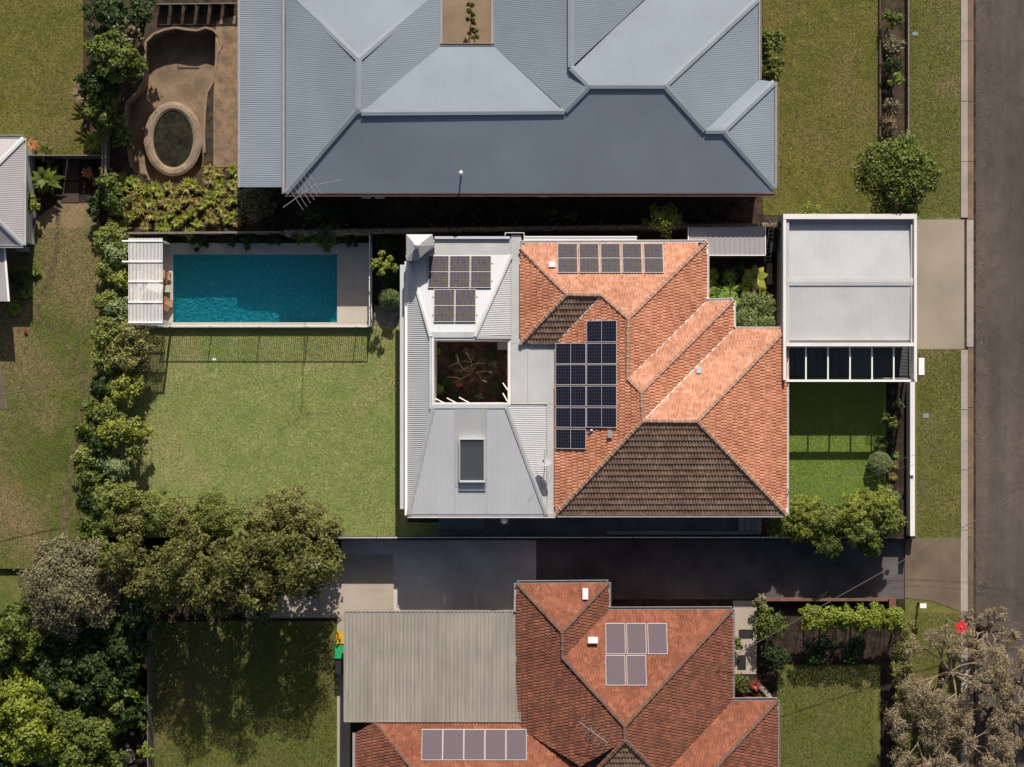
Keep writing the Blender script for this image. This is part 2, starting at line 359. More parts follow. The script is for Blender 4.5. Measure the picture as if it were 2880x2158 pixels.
# leaves
LM = {
 'hedge': leafmat('hedge leaf', (.055, .085, .016), (.26, .29, .065)),
 'hedge_y': leafmat('yellow green leaf', (.085, .115, .014), (.34, .36, .06)),
 'olive': leafmat('olive leaf', (.075, .08, .022), (.31, .29, .09)),
 'greygreen': leafmat('grey green leaf', (.08, .11, .04), (.30, .35, .14)),
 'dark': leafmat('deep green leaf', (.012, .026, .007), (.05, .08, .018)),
 'mid_n': leafmat('shrub leaf', (.03, .05, .01), (.16, .19, .032)),
 'fig': leafmat('fig leaf', (.022, .03, .007), (.17, .165, .04)),
 'lime': leafmat('lime leaf', (.09, .12, .012), (.26, .30, .035)),
 'dull': leafmat('dull grey olive leaf', (.085, .075, .04), (.25, .22, .115)),
 'croton': leafmat('yellow red croton leaf', (.06, .07, .012), (.36, .30, .075)),
 'red': leafmat('red flower', (.22, .035, .025), (.42, .09, .06)),
 'orange': leafmat('orange flower', (.35, .12, .03), (.5, .22, .08)),
 'fern': leafmat('fern frond', (.07, .14, .02), (.30, .42, .07)),
 'banana': leafmat('banana leaf', (.13, .2, .02), (.55, .52, .09), .3),
 'bluegreen': leafmat('silvery leaf', (.08, .12, .045), (.32, .38, .17)),
 'straw': leafmat('dry pinkish foliage', (.15, .115, .06), (.46, .36, .22)),
 'silverleaf': leafmat('pale fine leaf', (.08, .12, .03), (.34, .38, .13)),
 'brown': leafmat('dry brown leaf', (.10, .07, .035), (.27, .19, .10)),
 'grassblade': leafmat('grass blade', (.17, .22, .06), (.36, .38, .14), .3, .8),
 'grassfront': leafmat('front grass blade', (.11, .18, .03), (.26, .34, .08), .3, .8),
 'grassdry': leafmat('rough grass blade', (.095, .105, .024), (.19, .18, .055), .3, .8),
}

# ------------------------------------------------------------------ foliage
def unit(a): return a / np.maximum(np.linalg.norm(a, axis=-1, keepdims=True), 1e-9)
def leaf_quads(pos_, nrm, L, W, tint):
    n = len(pos_); t = unit(np.cross(nrm, rng.normal(size=(n, 3)))); b = np.cross(nrm, t)
    L = (L * rng.uniform(.5, 1.45, n))[:, None]; W = (W * rng.uniform(.7, 1.25, n))[:, None]
    v = np.stack([pos_ - t * L / 2, pos_ + b * W / 2 - t * L * .05, pos_ + t * L / 2 - nrm * L * .12, pos_ - b * W / 2 - t * L * .05], 1)
    return v.reshape(-1, 3), np.arange(4 * n).reshape(n, 4), tint
def blob_leaves(blobs, n, L, W, up=.45, spread=.55, below=.15):
    B = np.array(blobs); w = B[:, 3] ** 2; idx = rng.choice(len(B), n, p=w / w.sum())
    d = unit(rng.normal(size=(n, 3))); fl = rng.random(n) > below; d[fl, 2] = np.abs(d[fl, 2])
    ph = rng.uniform(0, 6.28, (len(B), 3))[idx]; az = np.arctan2(d[:, 1], d[:, 0])
    wob = 1 + .16 * np.sin(3 * az + ph[:, 0]) + .12 * np.sin(5 * az + ph[:, 1]) + .10 * np.sin(4 * d[:, 2] * 3 + ph[:, 2])
    rad = B[idx, 3] * wob * (1 - .45 * rng.random(n) ** 2.2) * rng.uniform(.9, 1.1, n)
    out_ = rng.random(n) < .07; rad[out_] *= rng.uniform(1.05, 1.4, out_.sum())
    p = B[idx, :3] + d * rad[:, None] * np.array([1, 1, .85])
    nr = unit(d + np.array([0, 0, up]) + rng.normal(size=(n, 3)) * spread)
    bt = rng.uniform(-.16, .16, len(B))[idx]
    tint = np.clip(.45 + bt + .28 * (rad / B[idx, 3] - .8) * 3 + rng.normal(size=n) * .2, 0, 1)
    return leaf_quads(p, nr, L, W, tint)
def crown_blobs(c, Rr, z0, hgt, lobes, lo=.26, hi=.42, sx=1.0, sy=1.0):
    out = []
    for i in range(lobes):
        rr = math.sqrt((i + .5) / lobes) * .86 * rnd.uniform(.9, 1.08); a = i * 2.39996 + rnd.uniform(-.5, .5); r = Rr * rnd.uniform(lo, hi) * (1.15 if rr < .5 else .9)
        z = z0 + hgt * math.sqrt(max(0, 1 - rr * rr)) * rnd.uniform(.78, 1.05) - r * .6
        out.append((c[0] + Rr * rr * math.cos(a) * sx, c[1] + Rr * rr * math.sin(a) * sy, max(z, r * .3 + z0 * .3), r))
    return out
def plant(name, x, y, rpx, h, leaf, label, cat='tree', group=None, z=0.0, n=None, L=.12, W=.07, lobes=None, sx=1.0, sy=1.0, dens=520, bare=0, trunk=True, up=.45, spread=.55, low=.35, mat_trunk='bark', lo=.26, hi=.42, skirt=False, jag=0.0):
    """a tree or bush whose crown shows at photo pixel x,y with radius rpx; h is its height over the ground at z"""
    top = z + h * .75; c = P(x, y, top); Rr = rpx * K * (H - top) / H
    g = empty(name, (c.x, c.y, z), label, cat, group)
    area = math.pi * Rr * Rr * sx * sy; n = n or int(dens * area * 1.15) + 60
    lobes = lobes or max(6, min(60, int(area * 4) + 5))
    bl = crown_blobs(c, Rr, z + h * low, h * (1 - low), lobes, lo, hi, sx, sy)
    if jag: bl = [(q[0] + rnd.uniform(-.3, .3) * jag, q[1] + rnd.uniform(-.3, .3) * jag, q[2] + rnd.uniform(-.9, .6) * jag, q[3] * rnd.uniform(.75, 1.15)) for q in bl]
    if skirt: bl = bl + [(c.x + (q[0] - c.x) * .82, c.y + (q[1] - c.y) * .82, z + (q[2] - z) * f_, q[3] * .95) for q in bl[::2] for f_ in (.45, .7)]; n = int(n * 1.6)  # unseen lower leaves added to make the cast shadow denser
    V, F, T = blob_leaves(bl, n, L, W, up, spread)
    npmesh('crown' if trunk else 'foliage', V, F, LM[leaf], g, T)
    mb = MB()
    if trunk:
        r0 = max(.03, min(.22, Rr * .07)); base = Vector((c.x, c.y, z)); mid = Vector((c.x + rnd.uniform(-.1, .1), c.y + rnd.uniform(-.1, .1), z + h * low * .8))
        mb.tube([base, (base + mid) / 2 + Vector((rnd.uniform(-.05, .05), rnd.uniform(-.05, .05), 0)), mid], [r0, r0 * .8, r0 * .6], 7)
        for q in bl[::max(1, len(bl) // 9)]:
            e = Vector(q[:3]); m2 = mid.lerp(e, .5) + Vector((rnd.uniform(-.1, .1), rnd.uniform(-.1, .1), .1 * h * .3))
            mb.tube([mid, m2, e], [r0 * .5, r0 * .3, r0 * .12], 5)
        mb.build('trunk', M[mat_trunk], g, True)
    else:
        for k in range(5):
            a = rnd.uniform(0, 6.28); e = Vector((c.x + Rr * .5 * math.cos(a), c.y + Rr * .5 * math.sin(a), z + h * .6))
            mb.tube([(c.x, c.y, z), e], [.025, .01], 4)
        mb.build('stem', M[mat_trunk], g, True)
    return g
def ball(name, x, y, rpx, leaf, label, z=0.0, n=9000, L=.055, W=.03):
    Rr = rpx * K; c = P(x, y, z + Rr); g = empty(name, (c.x, c.y, z), label, 'bush')
    d = unit(rng.normal(size=(n, 3))); rad = Rr * (1 - .16 * rng.random(n) ** 1.5) * (1 + .05 * np.sin(7 * np.arctan2(d[:, 1], d[:, 0])) * np.sin(6 * d[:, 2]))
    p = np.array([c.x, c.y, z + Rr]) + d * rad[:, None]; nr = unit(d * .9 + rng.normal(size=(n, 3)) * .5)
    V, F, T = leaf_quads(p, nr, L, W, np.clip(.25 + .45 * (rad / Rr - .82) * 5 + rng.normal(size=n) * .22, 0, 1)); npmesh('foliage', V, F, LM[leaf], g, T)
    MB().tube([(c.x, c.y, z), (c.x, c.y, z + Rr)], [.04, .03], 6).build('stem', M['bark'], g); return g
def blades(cx, cy, z, n, L, W, lift, seg=4, droop=1.0, spread=0.0):
    """arching strap leaves from one point"""
    V = []; F = []; T = []
    for k in range(n):
        a = 2 * math.pi * k / n + rnd.uniform(-.25, .25); l = L * rnd.uniform(.7, 1.1); el = lift * rnd.uniform(.6, 1.3); t = rnd.uniform(.25, 1)
        ox = cx + rnd.uniform(-spread, spread); oy = cy + rnd.uniform(-spread, spread)
        for s in range(seg + 1):
            f = s / seg; d = l * f * math.cos(el * (1 - .4 * f)); hz = l * (f * math.sin(el) - droop * .55 * f * f * math.sin(el) - .1 * droop * f ** 3)
            w = W * (math.sin(math.pi * min(1, .15 + .85 * f)) if f < 1 else .02) * .5 + .002
            px, py = ox + d * math.cos(a), oy + d * math.sin(a)
            V.append((px - w * math.sin(a), py + w * math.cos(a), z + hz + .03 * W)); V.append((px + w * math.sin(a), py - w * math.cos(a), z + hz + .03 * W))
        b = len(V) - 2 * (seg + 1)
        for s in range(seg): F.append((b + 2 * s, b + 2 * s + 1, b + 2 * s + 3, b + 2 * s + 2)); T.append(t)
    return V, F, T
def spiky(name, x, y, rpx, leaf, label, cat='plant', group=None, z=0.0, n=26, W=.07, lift=.7, h=.2, droop=.8, tiers=1, spread=0.0, each=False):
    c = P(x, y, z + h); g = empty(name, (c.x, c.y, z), label, cat, group); Rr = rpx * K
    if each:
        for k in range(n):
            V, F, T = blades(c.x, c.y, z + h * .5, 1, Rr, W, lift, 6, droop, spread)
            a = 2 * math.pi * k / n + rnd.uniform(-.2, .2); ca, sa = math.cos(a), math.sin(a)
            V = [(c.x + (q[0] - c.x) * ca - (q[1] - c.y) * sa, c.y + (q[0] - c.x) * sa + (q[1] - c.y) * ca, q[2]) for q in V]
            npmesh('leaf', np.array(V), np.array(F), LM[leaf], g, np.array(T))
    else:
        VV = []; FF = []; TT = []
        for t in range(tiers):
            V, F, T = blades(c.x, c.y, z + h * (.3 + .7 * t / max(1, tiers)), n, Rr * (1 - .18 * t), W, min(1.4, lift + .25 * t), 4, droop, spread)
            b = len(VV); VV += V; FF += [tuple(b + i for i in f) for f in F]; TT += T
        npmesh('leaves', np.array(VV), np.array(FF), LM[leaf], g, np.array(TT))
    MB().tube([(c.x, c.y, z), (c.x, c.y, z + h * .8)], [.05, .03], 6).build('stem', M['bark'], g)
    return g
def grass(name, rects, z, n, leaf, label_kind, L=.07, W=.018):
    """short blades standing in the turf"""
    ar = np.array([(r[2] - r[0]) * (r[3] - r[1]) for r in rects], float); idx = rng.choice(len(rects), n, p=ar / ar.sum())
    Rr = np.array(rects, float)[idx]; x = Rr[:, 0] + rng.random(n) * (Rr[:, 2] - Rr[:, 0]); y = Rr[:, 1] + rng.random(n) * (Rr[:, 3] - Rr[:, 1])
    s = K * (H - z) / H; p = np.stack([(x - CX) * s, (CY - y) * s, np.full(n, z + .015)], 1)
    nr = unit(rng.normal(size=(n, 3)) * .5 + np.array([0, .1, .9]))
    V, F, T = leaf_quads(p, nr, L, W, np.clip(rng.normal(size=n) * .28 + .5, 0, 1))
    o = npmesh(name, V, F, LM[leaf], None, T); o['kind'] = 'stuff'; o['label'] = label_kind; return o

# ------------------------------------------------------------------ roofs
def fit(pts, axis):
    """least squares plane z = c + g*t, t = y (axis 1) or x (axis 0)"""
    t = np.array([p[axis] for p in pts]); z = np.array([p[2] for p in pts]); A = np.stack([np.ones(len(t)), t], 1)
    c, g = np.linalg.lstsq(A, z, rcond=None)[0]
    return float(c), float(g)
def inside(poly, x, y):
    n = len(poly); s = 0
    for i in range(n):
        ax, ay = poly[i][0], poly[i][1]; bx, by = poly[(i + 1) % n][0], poly[(i + 1) % n][1]
        cr = (bx - ax) * (y - ay) - (by - ay) * (x - ax)
        if abs(cr) < 1e-9: continue
        if s == 0: s = 1 if cr > 0 else -1
        elif (cr > 0) != (s > 0): return False
    return True
def clip_mesh(V, F, poly):
    """keep what lies inside a convex plan outline"""
    bm = bmesh.new(); vs = [bm.verts.new(v) for v in V]
    for f in F: bm.faces.new([vs[i] for i in f])
    cx = sum(p[0] for p in poly) / len(poly); cy = sum(p[1] for p in poly) / len(poly)
    for i in range(len(poly)):
        a = Vector((poly[i][0], poly[i][1], 0)); b = Vector((poly[(i + 1) % len(poly)][0], poly[(i + 1) % len(poly)][1], 0)); d = b - a
        nn = Vector((d.y, -d.x, 0))
        if nn.length < 1e-6: continue
        nn.normalize()
        if nn.dot(Vector((cx, cy, 0)) - a) > 0: nn = -nn
        bmesh.ops.bisect_plane(bm, geom=bm.verts[:] + bm.edges[:] + bm.faces[:], plane_co=a, plane_no=nn, clear_outer=True, dist=1e-5)
    bm.verts.index_update(); V2 = [v.co.copy() for v in bm.verts]; F2 = [[v.index for v in f.verts] for f in bm.faces]; bm.free()
    return V2, F2
TW, TG = .30, .31       # tile cover width, gauge
def tile_profile():
    xs = [0, .03, .065, .11, .15, .18, .215, .26, .30]; zs = [-.004, .02, .027, .02, -.004, .02, .027, .02, -.004]
    vs = []
    for x, z in zip(xs, zs): vs.append((x, -.012, z + .058))
    for x, z in zip(xs, zs): vs.append((x, TG + .02, z + .008))
    for x, z in zip(xs, zs): vs.append((x, -.012, z - .004))
    n = len(xs); fs = []
    for i in range(n - 1): fs.append((i, i + 1, n + i + 1, n + i)); fs.append((2 * n + i, 2 * n + i + 1, i + 1, i))
    return vs, fs
TPV, TPF = tile_profile()
class TiledRoof:
    def __init__(s, house, limit=300):
        s.house = house; s.under = MB(); s.limit = limit; s.cand = []; s.rest = {}; s.roof = None
    def face(s, pieces, down, mat):
        """pieces: convex outlines of 3D points on one plane; down: compass side the water runs to (N = +y)"""
        axis = 1 if down in 'NS' else 0; allp = [p for q in pieces for p in q]; c, g = fit(allp, axis)
        slope = abs(g); cosp = 1 / math.sqrt(1 + slope * slope); gp = TG * cosp
        if down == 'N': U, Vv = Vector((-1, 0)), Vector((0, -1))
        elif down == 'S': U, Vv = Vector((1, 0)), Vector((0, 1))
        elif down == 'E': U, Vv = Vector((0, 1)), Vector((-1, 0))
        else: U, Vv = Vector((0, -1)), Vector((1, 0))
        zf = lambda x, y: c + g * (y if axis == 1 else x)
        vmin = min(Vv.dot(Vector((p[0], p[1]))) for p in allp)
        ex = Vector((U.x, U.y, 0)); ey = Vector((Vv.x, Vv.y, slope)).normalized(); ez = ex.cross(ey)
        rot = Matrix(((ex.x, ey.x, ez.x), (ex.y, ey.y, ez.y), (ex.z, ey.z, ez.z)))
        for poly in pieces:
            s.under.add([(p[0], p[1], zf(p[0], p[1]) - .02) for p in poly], [tuple(range(len(poly)))])
            us = [U.dot(Vector((p[0], p[1]))) for p in poly]; vs_ = [Vv.dot(Vector((p[0], p[1]))) - vmin for p in poly]
            V = []; F = []
            for i in range(int(math.floor(min(vs_) / gp)) - 1, int(max(vs_) / gp) + 1):
                off = (i % 2) * TW * .25
                for j in range(int(math.floor((min(us) - off) / TW)) - 1, int((max(us) - off) / TW) + 1):
                    u0 = j * TW + off; v0 = i * gp
                    cor = [U * (u0 + a) + Vv * (v0 + vmin + b) for a, b in ((0, 0), (TW, 0), (TW, gp), (0, gp))]
                    ins = [inside(poly, q.x, q.y) for q in cor]
                    o2 = U * u0 + Vv * (v0 + vmin); org = Vector((o2.x, o2.y, zf(o2.x, o2.y) + rnd.uniform(0, .007)))
                    if all(ins): s.cand.append((org, rot, mat, (Vector((o2.x, o2.y)).length)))
                    else:
                        ctr = U * (u0 + TW / 2) + Vv * (v0 + vmin + gp / 2)
                        if any(ins) or inside(poly, ctr.x, ctr.y):
                            b = len(V); V += [org + rot @ Vector(q) for q in TPV]; F += [tuple(b + k for k in f) for f in TPF]
            if V:
                V, F = clip_mesh(V, F, poly); s.rest.setdefault(mat, []).append((V, F))
    def finish(s, mat_under, far=None):
        s.roof = s.under.build('roof', mat_under, s.house); s.cand.sort(key=lambda q: q[3]); o0 = origin(s.roof)
        pr = {}
        for org, rot, mat, _ in s.cand[:s.limit]:
            if mat not in pr:
                me = bpy.data.meshes.new('tile'); me.from_pydata(TPV, [], TPF); me.materials.append(M[mat]); me.update(); pr[mat] = me
            o = link('tile', pr[mat], s.roof); o.matrix_local = Matrix.Translation(org - o0) @ rot.to_4x4()
        for org, rot, mat, _ in s.cand[s.limit:]:
            s.rest.setdefault(mat, []).append(([org + rot @ Vector(q) for q in TPV], TPF))
        for mat, L in s.rest.items():
            mb = MB()
            for V, F in L: mb.add(V, F)
            o = mb.build('roof_tiles', M[mat], s.roof); o['kind'] = 'stuff'
        return s.roof
def ridge_tiles(roof, lines, mr, mm, step=.37, w=.25, h=.085):
    """half hexagon caps laid end to end, each bedded with a line of mortar"""
    prof = [(-w / 2, -.07), (-w / 2 * .92, .0), (-w * .26, h * .9), (w * .26, h * .9), (w / 2 * .92, .0), (w / 2, -.07)]
    vs = []; fs = []; mi = []
    secs = [(-.01, 1.0, .014), (.035, 1.0, .014), (.0351, .93, 0), (step, .86, -.006)]
    for x, sc, dz in secs: vs += [(x, q[0] * sc, q[1] * sc + dz) for q in prof]
    n = len(prof)
    for k in range(3):
        for i in range(n - 1): fs.append((k * n + i, (k + 1) * n + i, (k + 1) * n + i + 1, k * n + i + 1)); mi.append(1 if k < 2 else 0)
    fs.append(tuple(range(n))); mi.append(1)
    me = bpy.data.meshes.new('ridge_tile'); me.from_pydata(vs, [], fs); me.materials.append(mr); me.materials.append(mm)
    me.polygons.foreach_set('material_index', mi); me.update(); o0 = origin(roof)
    for A, B in lines:
        A = Vector(A); B = Vector(B); d = B - A; n = max(1, round(d.length / step)); sc = d.length / (n * step); d.normalize()
        side = Vector((0, 0, 1)).cross(d).normalized(); up = d.cross(side)
        for k in range(n):
            p = A + d * (k * step * sc) + Vector((0, 0, .045 + rnd.uniform(-.006, .006)))
            yaw = Matrix.Rotation(rnd.uniform(-.025, .025), 3, 'Z')
            rt = Matrix(((d.x * sc, side.x, up.x), (d.y * sc, side.y, up.y), (d.z * sc, side.z, up.z))) @ yaw
            o = link('ridge_tile', me, roof); o.matrix_local = Matrix.Translation(p - o0) @ rt.to_4x4()
def corrugated(mb, poly, down, pitch=.076, amp=.009, zoff=0.0, sub=6, prof='sin', cg=None):
    """ribbed sheet over a convex plan outline; ribs run down the slope"""
    axis = 1 if down in 'NS' else 0; c, g = cg or fit(poly, axis); A = 1 - axis
    us = [p[A] for p in poly]; u0, u1 = min(us) + 1e-4, max(us) - 1e-4; n = max(2, int((u1 - u0) / pitch * sub))
    vs = []; fs = []
    for k in range(n + 1):
        u = u0 + (u1 - u0) * k / n; hit = []
        for i in range(len(poly)):
            a, b = poly[i], poly[(i + 1) % len(poly)]
            if (a[A] - u) * (b[A] - u) <= 0 and abs(a[A] - b[A]) > 1e-9:
                t = (u - a[A]) / (b[A] - a[A]); hit.append(a[axis] + t * (b[axis] - a[axis]))
        if len(hit) < 2: hit = [poly[0][axis]] * 2
        ph = (u / pitch) % 1.0
        hz = amp * math.cos(2 * math.pi * ph) if prof == 'sin' else (amp if ph < .22 else (-amp if ph > .32 and ph < .9 else 0))
        for v in (min(hit), max(hit)):
            z = c + g * v + hz + zoff; vs.append((u, v, z) if axis == 1 else (v, u, z))
        if k: fs.append((2 * k - 2, 2 * k, 2 * k + 1, 2 * k - 1))
    return mb.add(vs, fs)
def PP(x, y, plane):
    """photo pixel on an inclined plane (axis, c, g)"""
    z = 3.0
    for _ in range(6):
        p = P(x, y, z); z = plane[1] + plane[2] * (p.y if plane[0] == 1 else p.x)
    return P(x, y, z)
def solar(x0, y0, x1, y1, plane, cellm, label, group, rail=True, lift=.10, wide=False):
    A = PP(x0, y0, plane); B = PP(x1, y1, plane)
    zf = lambda x, y: plane[1] + plane[2] * (y if plane[0] == 1 else x) + lift
    g = empty('solar_panel', ((A.x + B.x) / 2, (A.y + B.y) / 2, zf((A.x + B.x) / 2, (A.y + B.y) / 2)), label, 'solar panel', group)
    xa, xb, ya, yb = A.x, B.x, B.y, A.y; q = .024
    fr = MB(); ins = [(xa, ya), (xb, ya), (xb, yb), (xa, yb)]
    def bar(ax, ay, bx, by, hh=.02): fr.prism([(ax, ay), (bx, ay), (bx, by), (ax, by)], 0, 1); vs = fr.v[-8:]; del fr.v[-8:]; fr.v.extend([(v[0], v[1], zf(v[0], v[1]) + (hh if v[2] > .5 else -.035)) for v in vs])
    bar(xa, ya, xb, ya + q); bar(xa, yb - q, xb, yb); bar(xa, ya + q, xa + q, yb - q); bar(xb - q, ya + q, xb, yb - q)
    fr.build('frame', M['panel_frame'], g)
    sv = [(x, y, zf(x, y) + .012) for x, y in ((xa + q, ya + q), (xb - q, ya + q), (xb - q, yb - q), (xa + q, yb - q))]
    o = MB().add(sv, [(0, 1, 2, 3)]).build('cells', M[cellm], g)
    uvl = o.data.uv_layers.new(name='UVMap')
    for i, uv in enumerate(((0, 0), (1, 0), (1, 1), (0, 1))): uvl.data[i].uv = uv
    if rail:
        fr = MB()
        if wide: mx = (xa + xb) / 2; bar(mx - .009, ya + q, mx + .009, yb - q, .014)
        else: my = (ya + yb) / 2; bar(xa + q, my - .012, xb - q, my + .012, .014)
        fr.build('centre_bar', M['panel_frame'], g)
    br = MB(); rs = ((xa + .25 * (xb - xa), .75) if False else None)
    for t in (.22, .78):
        if wide: x = xa + (xb - xa) * t; p1 = Vector((x, ya - .05, zf(x, ya - .05) - .055)); p2 = Vector((x, yb + .05, zf(x, yb + .05) - .055))
        else: y = ya + (yb - ya) * t; p1 = Vector((xa - .05, y, zf(xa - .05, y) - .055)); p2 = Vector((xb + .05, y, zf(xb + .05, y) - .055))
        br.beam(p1, p2, .04, .04)
        for p in (p1, p2): br.box((p.x, p.y, p.z - .02), (.05, .05, .06))
    br.build('mounting_rails', M['panel_frame'], g)
    return g
def ground_sheet(name, outer, z, mat, holes=(), label=None, skirt=1.4):
    """level ground with its edge cut down; outlines in photo pixels"""
    loops = [[P(x, y, z) for x, y in outer]] + [[P(x, y, z) for x, y in h] for h in holes]
    tris = tessellate_polygon(loops); flat = [p for l in loops for p in l]; vs = [tuple(p) for p in flat]; fs = []
    for t in tris:
        a, b, c = (flat[i] for i in t); cr = (b.x - a.x) * (c.y - a.y) - (b.y - a.y) * (c.x - a.x)
        fs.append(tuple(t) if cr > 0 else tuple(t)[::-1])
    if skirt:
        n = len(loops[0]); b0 = len(vs); vs += [(p.x, p.y, p.z - skirt) for p in loops[0]]
        fs += [(i, b0 + i, b0 + (i + 1) % n, (i + 1) % n) for i in range(n)]
    o = MB().add(vs, fs).build(name, mat); o['kind'] = 'structure'
    if label: o['label'] = label
    return o
def rectpx(x0, y0, x1, y1): return [(x0, y0), (x1, y0), (x1, y1), (x0, y1)]
def wall(parent, poly_px, z0, z1, mat, name='wall', zr=None):
    pts = [P(x, y, z1 if zr is None else zr) for x, y in poly_px]
    return MB().prism([(p.x, p.y) for p in pts], z0, z1).build(name, mat, parent)

# ================================================================== THE GROUND
zS, zR = -0.8, -0.72          # southern lot and street lie lower than the raised garden lot
MB().box((0, 0, -2.3), (1600, 1600, .2)).build('ground', M['lawn_w'])['kind'] = 'structure'
POOL = rectpx(486, 715, 948, 907)
# kidney outline of the old pool, photo pixels
KID = [(410, 118), (432, 96), (462, 84), (495, 78), (530, 84), (555, 86), (578, 78), (600, 84), (617, 102), (624, 128), (612, 150), (606, 190),
       (598, 232), (582, 262), (577, 310), (574, 380), (576, 430), (570, 470), (540, 505), (500, 515), (450, 515), (400, 500), (370, 472), (362, 430),
       (356, 380), (352, 330), (356, 290), (385, 262), (404, 230), (408, 180)]
ground_sheet('garden_soil', rectpx(-900, -900, 2480, 1514), 0.0, M['soil'], holes=[rectpx(470, 700, 960, 912), KID])
ground_sheet('back_lawn', [(300, 922), (1050, 922), (1050, 915), (1146, 915), (1146, 1470), (1236, 1470), (1236, 1508), (960, 1508), (300, 1512)], .012, M['lawn'], skirt=0)
ground_sheet('front_garden_soil', rectpx(2480, 610, 2575, 1516), -0.002, M['soil_dark'])
ground_sheet('front_lawn', rectpx(2195, 1060, 2492, 1500), .012, M['lawn_front'], skirt=0)
ground_sheet('northern_lawn', rectpx(2145, -700, 2474, 606), .012, M['lawn_n'], skirt=0)
ground_sheet('northwest_lawn', rectpx(-700, -700, 233, 441), .012, M['lawn_w2'] if 'w2' in M else M['lawn_n'], skirt=0)
ground_sheet('western_lawn', [(-700, 640), (70, 640), (160, 572), (262, 572), (286, 640), (286, 1000), (262, 1200), (246, 1600), (-700, 1600)], .012, M['lawn_w'], skirt=0)
ground_sheet('southern_lot_soil', [(425, 1514), (2560, 1514), (2560, 2900), (425, 2900)], zS, M['soil_dark'])
ground_sheet('southwest_soil', [(-900, 1514), (425, 1514), (425, 2900), (-900, 2900)], -.3, M['soil_dark'])
ground_sheet('southern_back_lawn', rectpx(432, 1748, 948, 2600), zS + .012, M['lawn_s'], skirt=0)
ground_sheet('southern_front_lawn', rectpx(2185, 1870, 2476, 2600), zS + .012, M['lawn_s'], skirt=0)
ground_sheet('verge_soil', rectpx(2560, -900, 2745, 2900), zR - .02, M['soil'])
ground_sheet('northern_verge_grass', rectpx(2552, -700, 2701, 622), zR, M['verge'], skirt=0)
ground_sheet('front_verge_grass', rectpx(2575, 980, 2704, 1516), zR, M['verge'], skirt=0)
ground_sheet('southern_verge_grass', [(2545, 1683), (2620, 1691), (2704, 1722), (2704, 2800), (2545, 2800)], zR, M['verge'], skirt=0)
ground_sheet('northern_garden_strip', rectpx(2474, -900, 2560, 610), zR + .5, M['soil'])
ground_sheet('crossover_driveway', rectpx(2575, 618, 2712, 982), zR + .01, M['conc'], skirt=0)
ground_sheet('road', rectpx(2738, -3000, 3300, 5000), zR - .12, M['street'])
k = MB()
for y0, y1 in ((-900, 612), (984, 1512), (1724, 2900)): [k.rect(2703, yy, 2722, min(y1, yy + 168), -2.0, zR + .03) for yy in np.arange(y0, y1, 169.4)]
k.build('kerb_edge', M['kerb_pale'])['kind'] = 'structure'
k = MB()
for y0, y1 in ((-900, 616), (978, 1510), (1730, 2900)): [k.rect(2722.5, yy, 2738, min(y1, yy + 168), -2.0, zR + .02) for yy in np.arange(y0, y1, 169.4)]
k.build('kerb', M['kerb'])['kind'] = 'structure'
MB().rect(2719, 618, 2738, 976, -2.0, zR + .05).build('lay_back_kerb', M['kerb_pale'])['kind'] = 'structure'
MB().rect(2702, 1512, 2722, 1724, -2.0, zR + .03).build('southern_lay_back_kerb', M['kerb_pale'])['kind'] = 'structure'
MB().rect(2722.5, 1511, 2738, 1729, -2.0, zR + .005).build('southern_gutter', M['conc_old'])['kind'] = 'structure'
ground_sheet('southwest_lawn', [(-900, 1516), (300, 1516), (300, 1640), (120, 1740), (-900, 1740)], -.288, M['lawn_w'], skirt=0)
# shared southern driveway, ramp to the street
ground_sheet('grey_driveway', rectpx(960, 1520, 1508, 1728), zS + .02, M['conc_grey'], skirt=0)
ground_sheet('dark_driveway', rectpx(1508.5, 1520, 2545, 1686), zS + .02, M['asphalt_dark'], skirt=0)
ground_sheet('driveway_apron', [(2545, 1514), (2706, 1516), (2706, 1722), (2620, 1690), (2545, 1682)], zR + .02, M['conc_old'], skirt=.4)
ground_sheet('sunlit_concrete', rectpx(690, 1560, 1107, 1738), zS + .03, M['conc_pad'], skirt=0)  # sunlit patch as its own cream sheet, right edge on the shadow line
ground_sheet('side_concrete', rectpx(948, 1738, 985, 2160), zS + .02, M['conc_pad'], skirt=0)
ground_sheet('front_path', rectpx(2062, 1690, 2128, 1896), zS + .025, M['conc_pad'], skirt=0)
mt = MB(); mt.rect(2078, 1771, 2118, 1796, zS, zS + .045); mt.build('door_mat', M['steel_dark']); tag(bpy.data.objects['door_mat'], 'dark rubber mat lying crosswise on the pale front path', 'mat', 'dark mats on the front path')
mt = MB(); mt.rect(2074, 1843, 2098, 1884, zS, zS + .045); o = mt.build('door_mat', M['steel_dark']); tag(o, 'dark rubber mat lying lengthwise on the path near the red flowers', 'mat', 'dark mats on the front path')
# side path of the main lot and garden strips
ground_sheet('side_path', rectpx(1236, 1440, 2085, 1508), .02, M['asphalt_dark'] if False else plain('blue grey side path', (.15, .15, .152), .9, .2, .7, fine=26), skirt=0)
ground_sheet('north_mulch', [(1050, 648), (2200, 636), (2200, 662), (1050, 668)], .01, M['mulch'], skirt=0)
ground_sheet('courtyard_mulch', rectpx(1200, 930, 1440, 1150), .01, plain('brown courtyard litter', (.12, .07, .045), .95, .5, 3, fine=22, bmp=.6), skirt=0)  # mottled brown litter on the courtyard floor
ground_sheet('carport_floor', rectpx(2205, 618, 2574, 1058), .02, plain('dark carport paving', (.12, .12, .125), .8, .15, 1.0), skirt=0)
ground_sheet('planting_bed', rectpx(1050, 652, 1130, 860), .01, M['soil_dark'], skirt=0)
ground_sheet('garden_path_slab', rectpx(1052, 860, 1132, 915), .03, plain('mid grey path slab', (.2, .175, .15), .9, .12, 1.0), skirt=0)
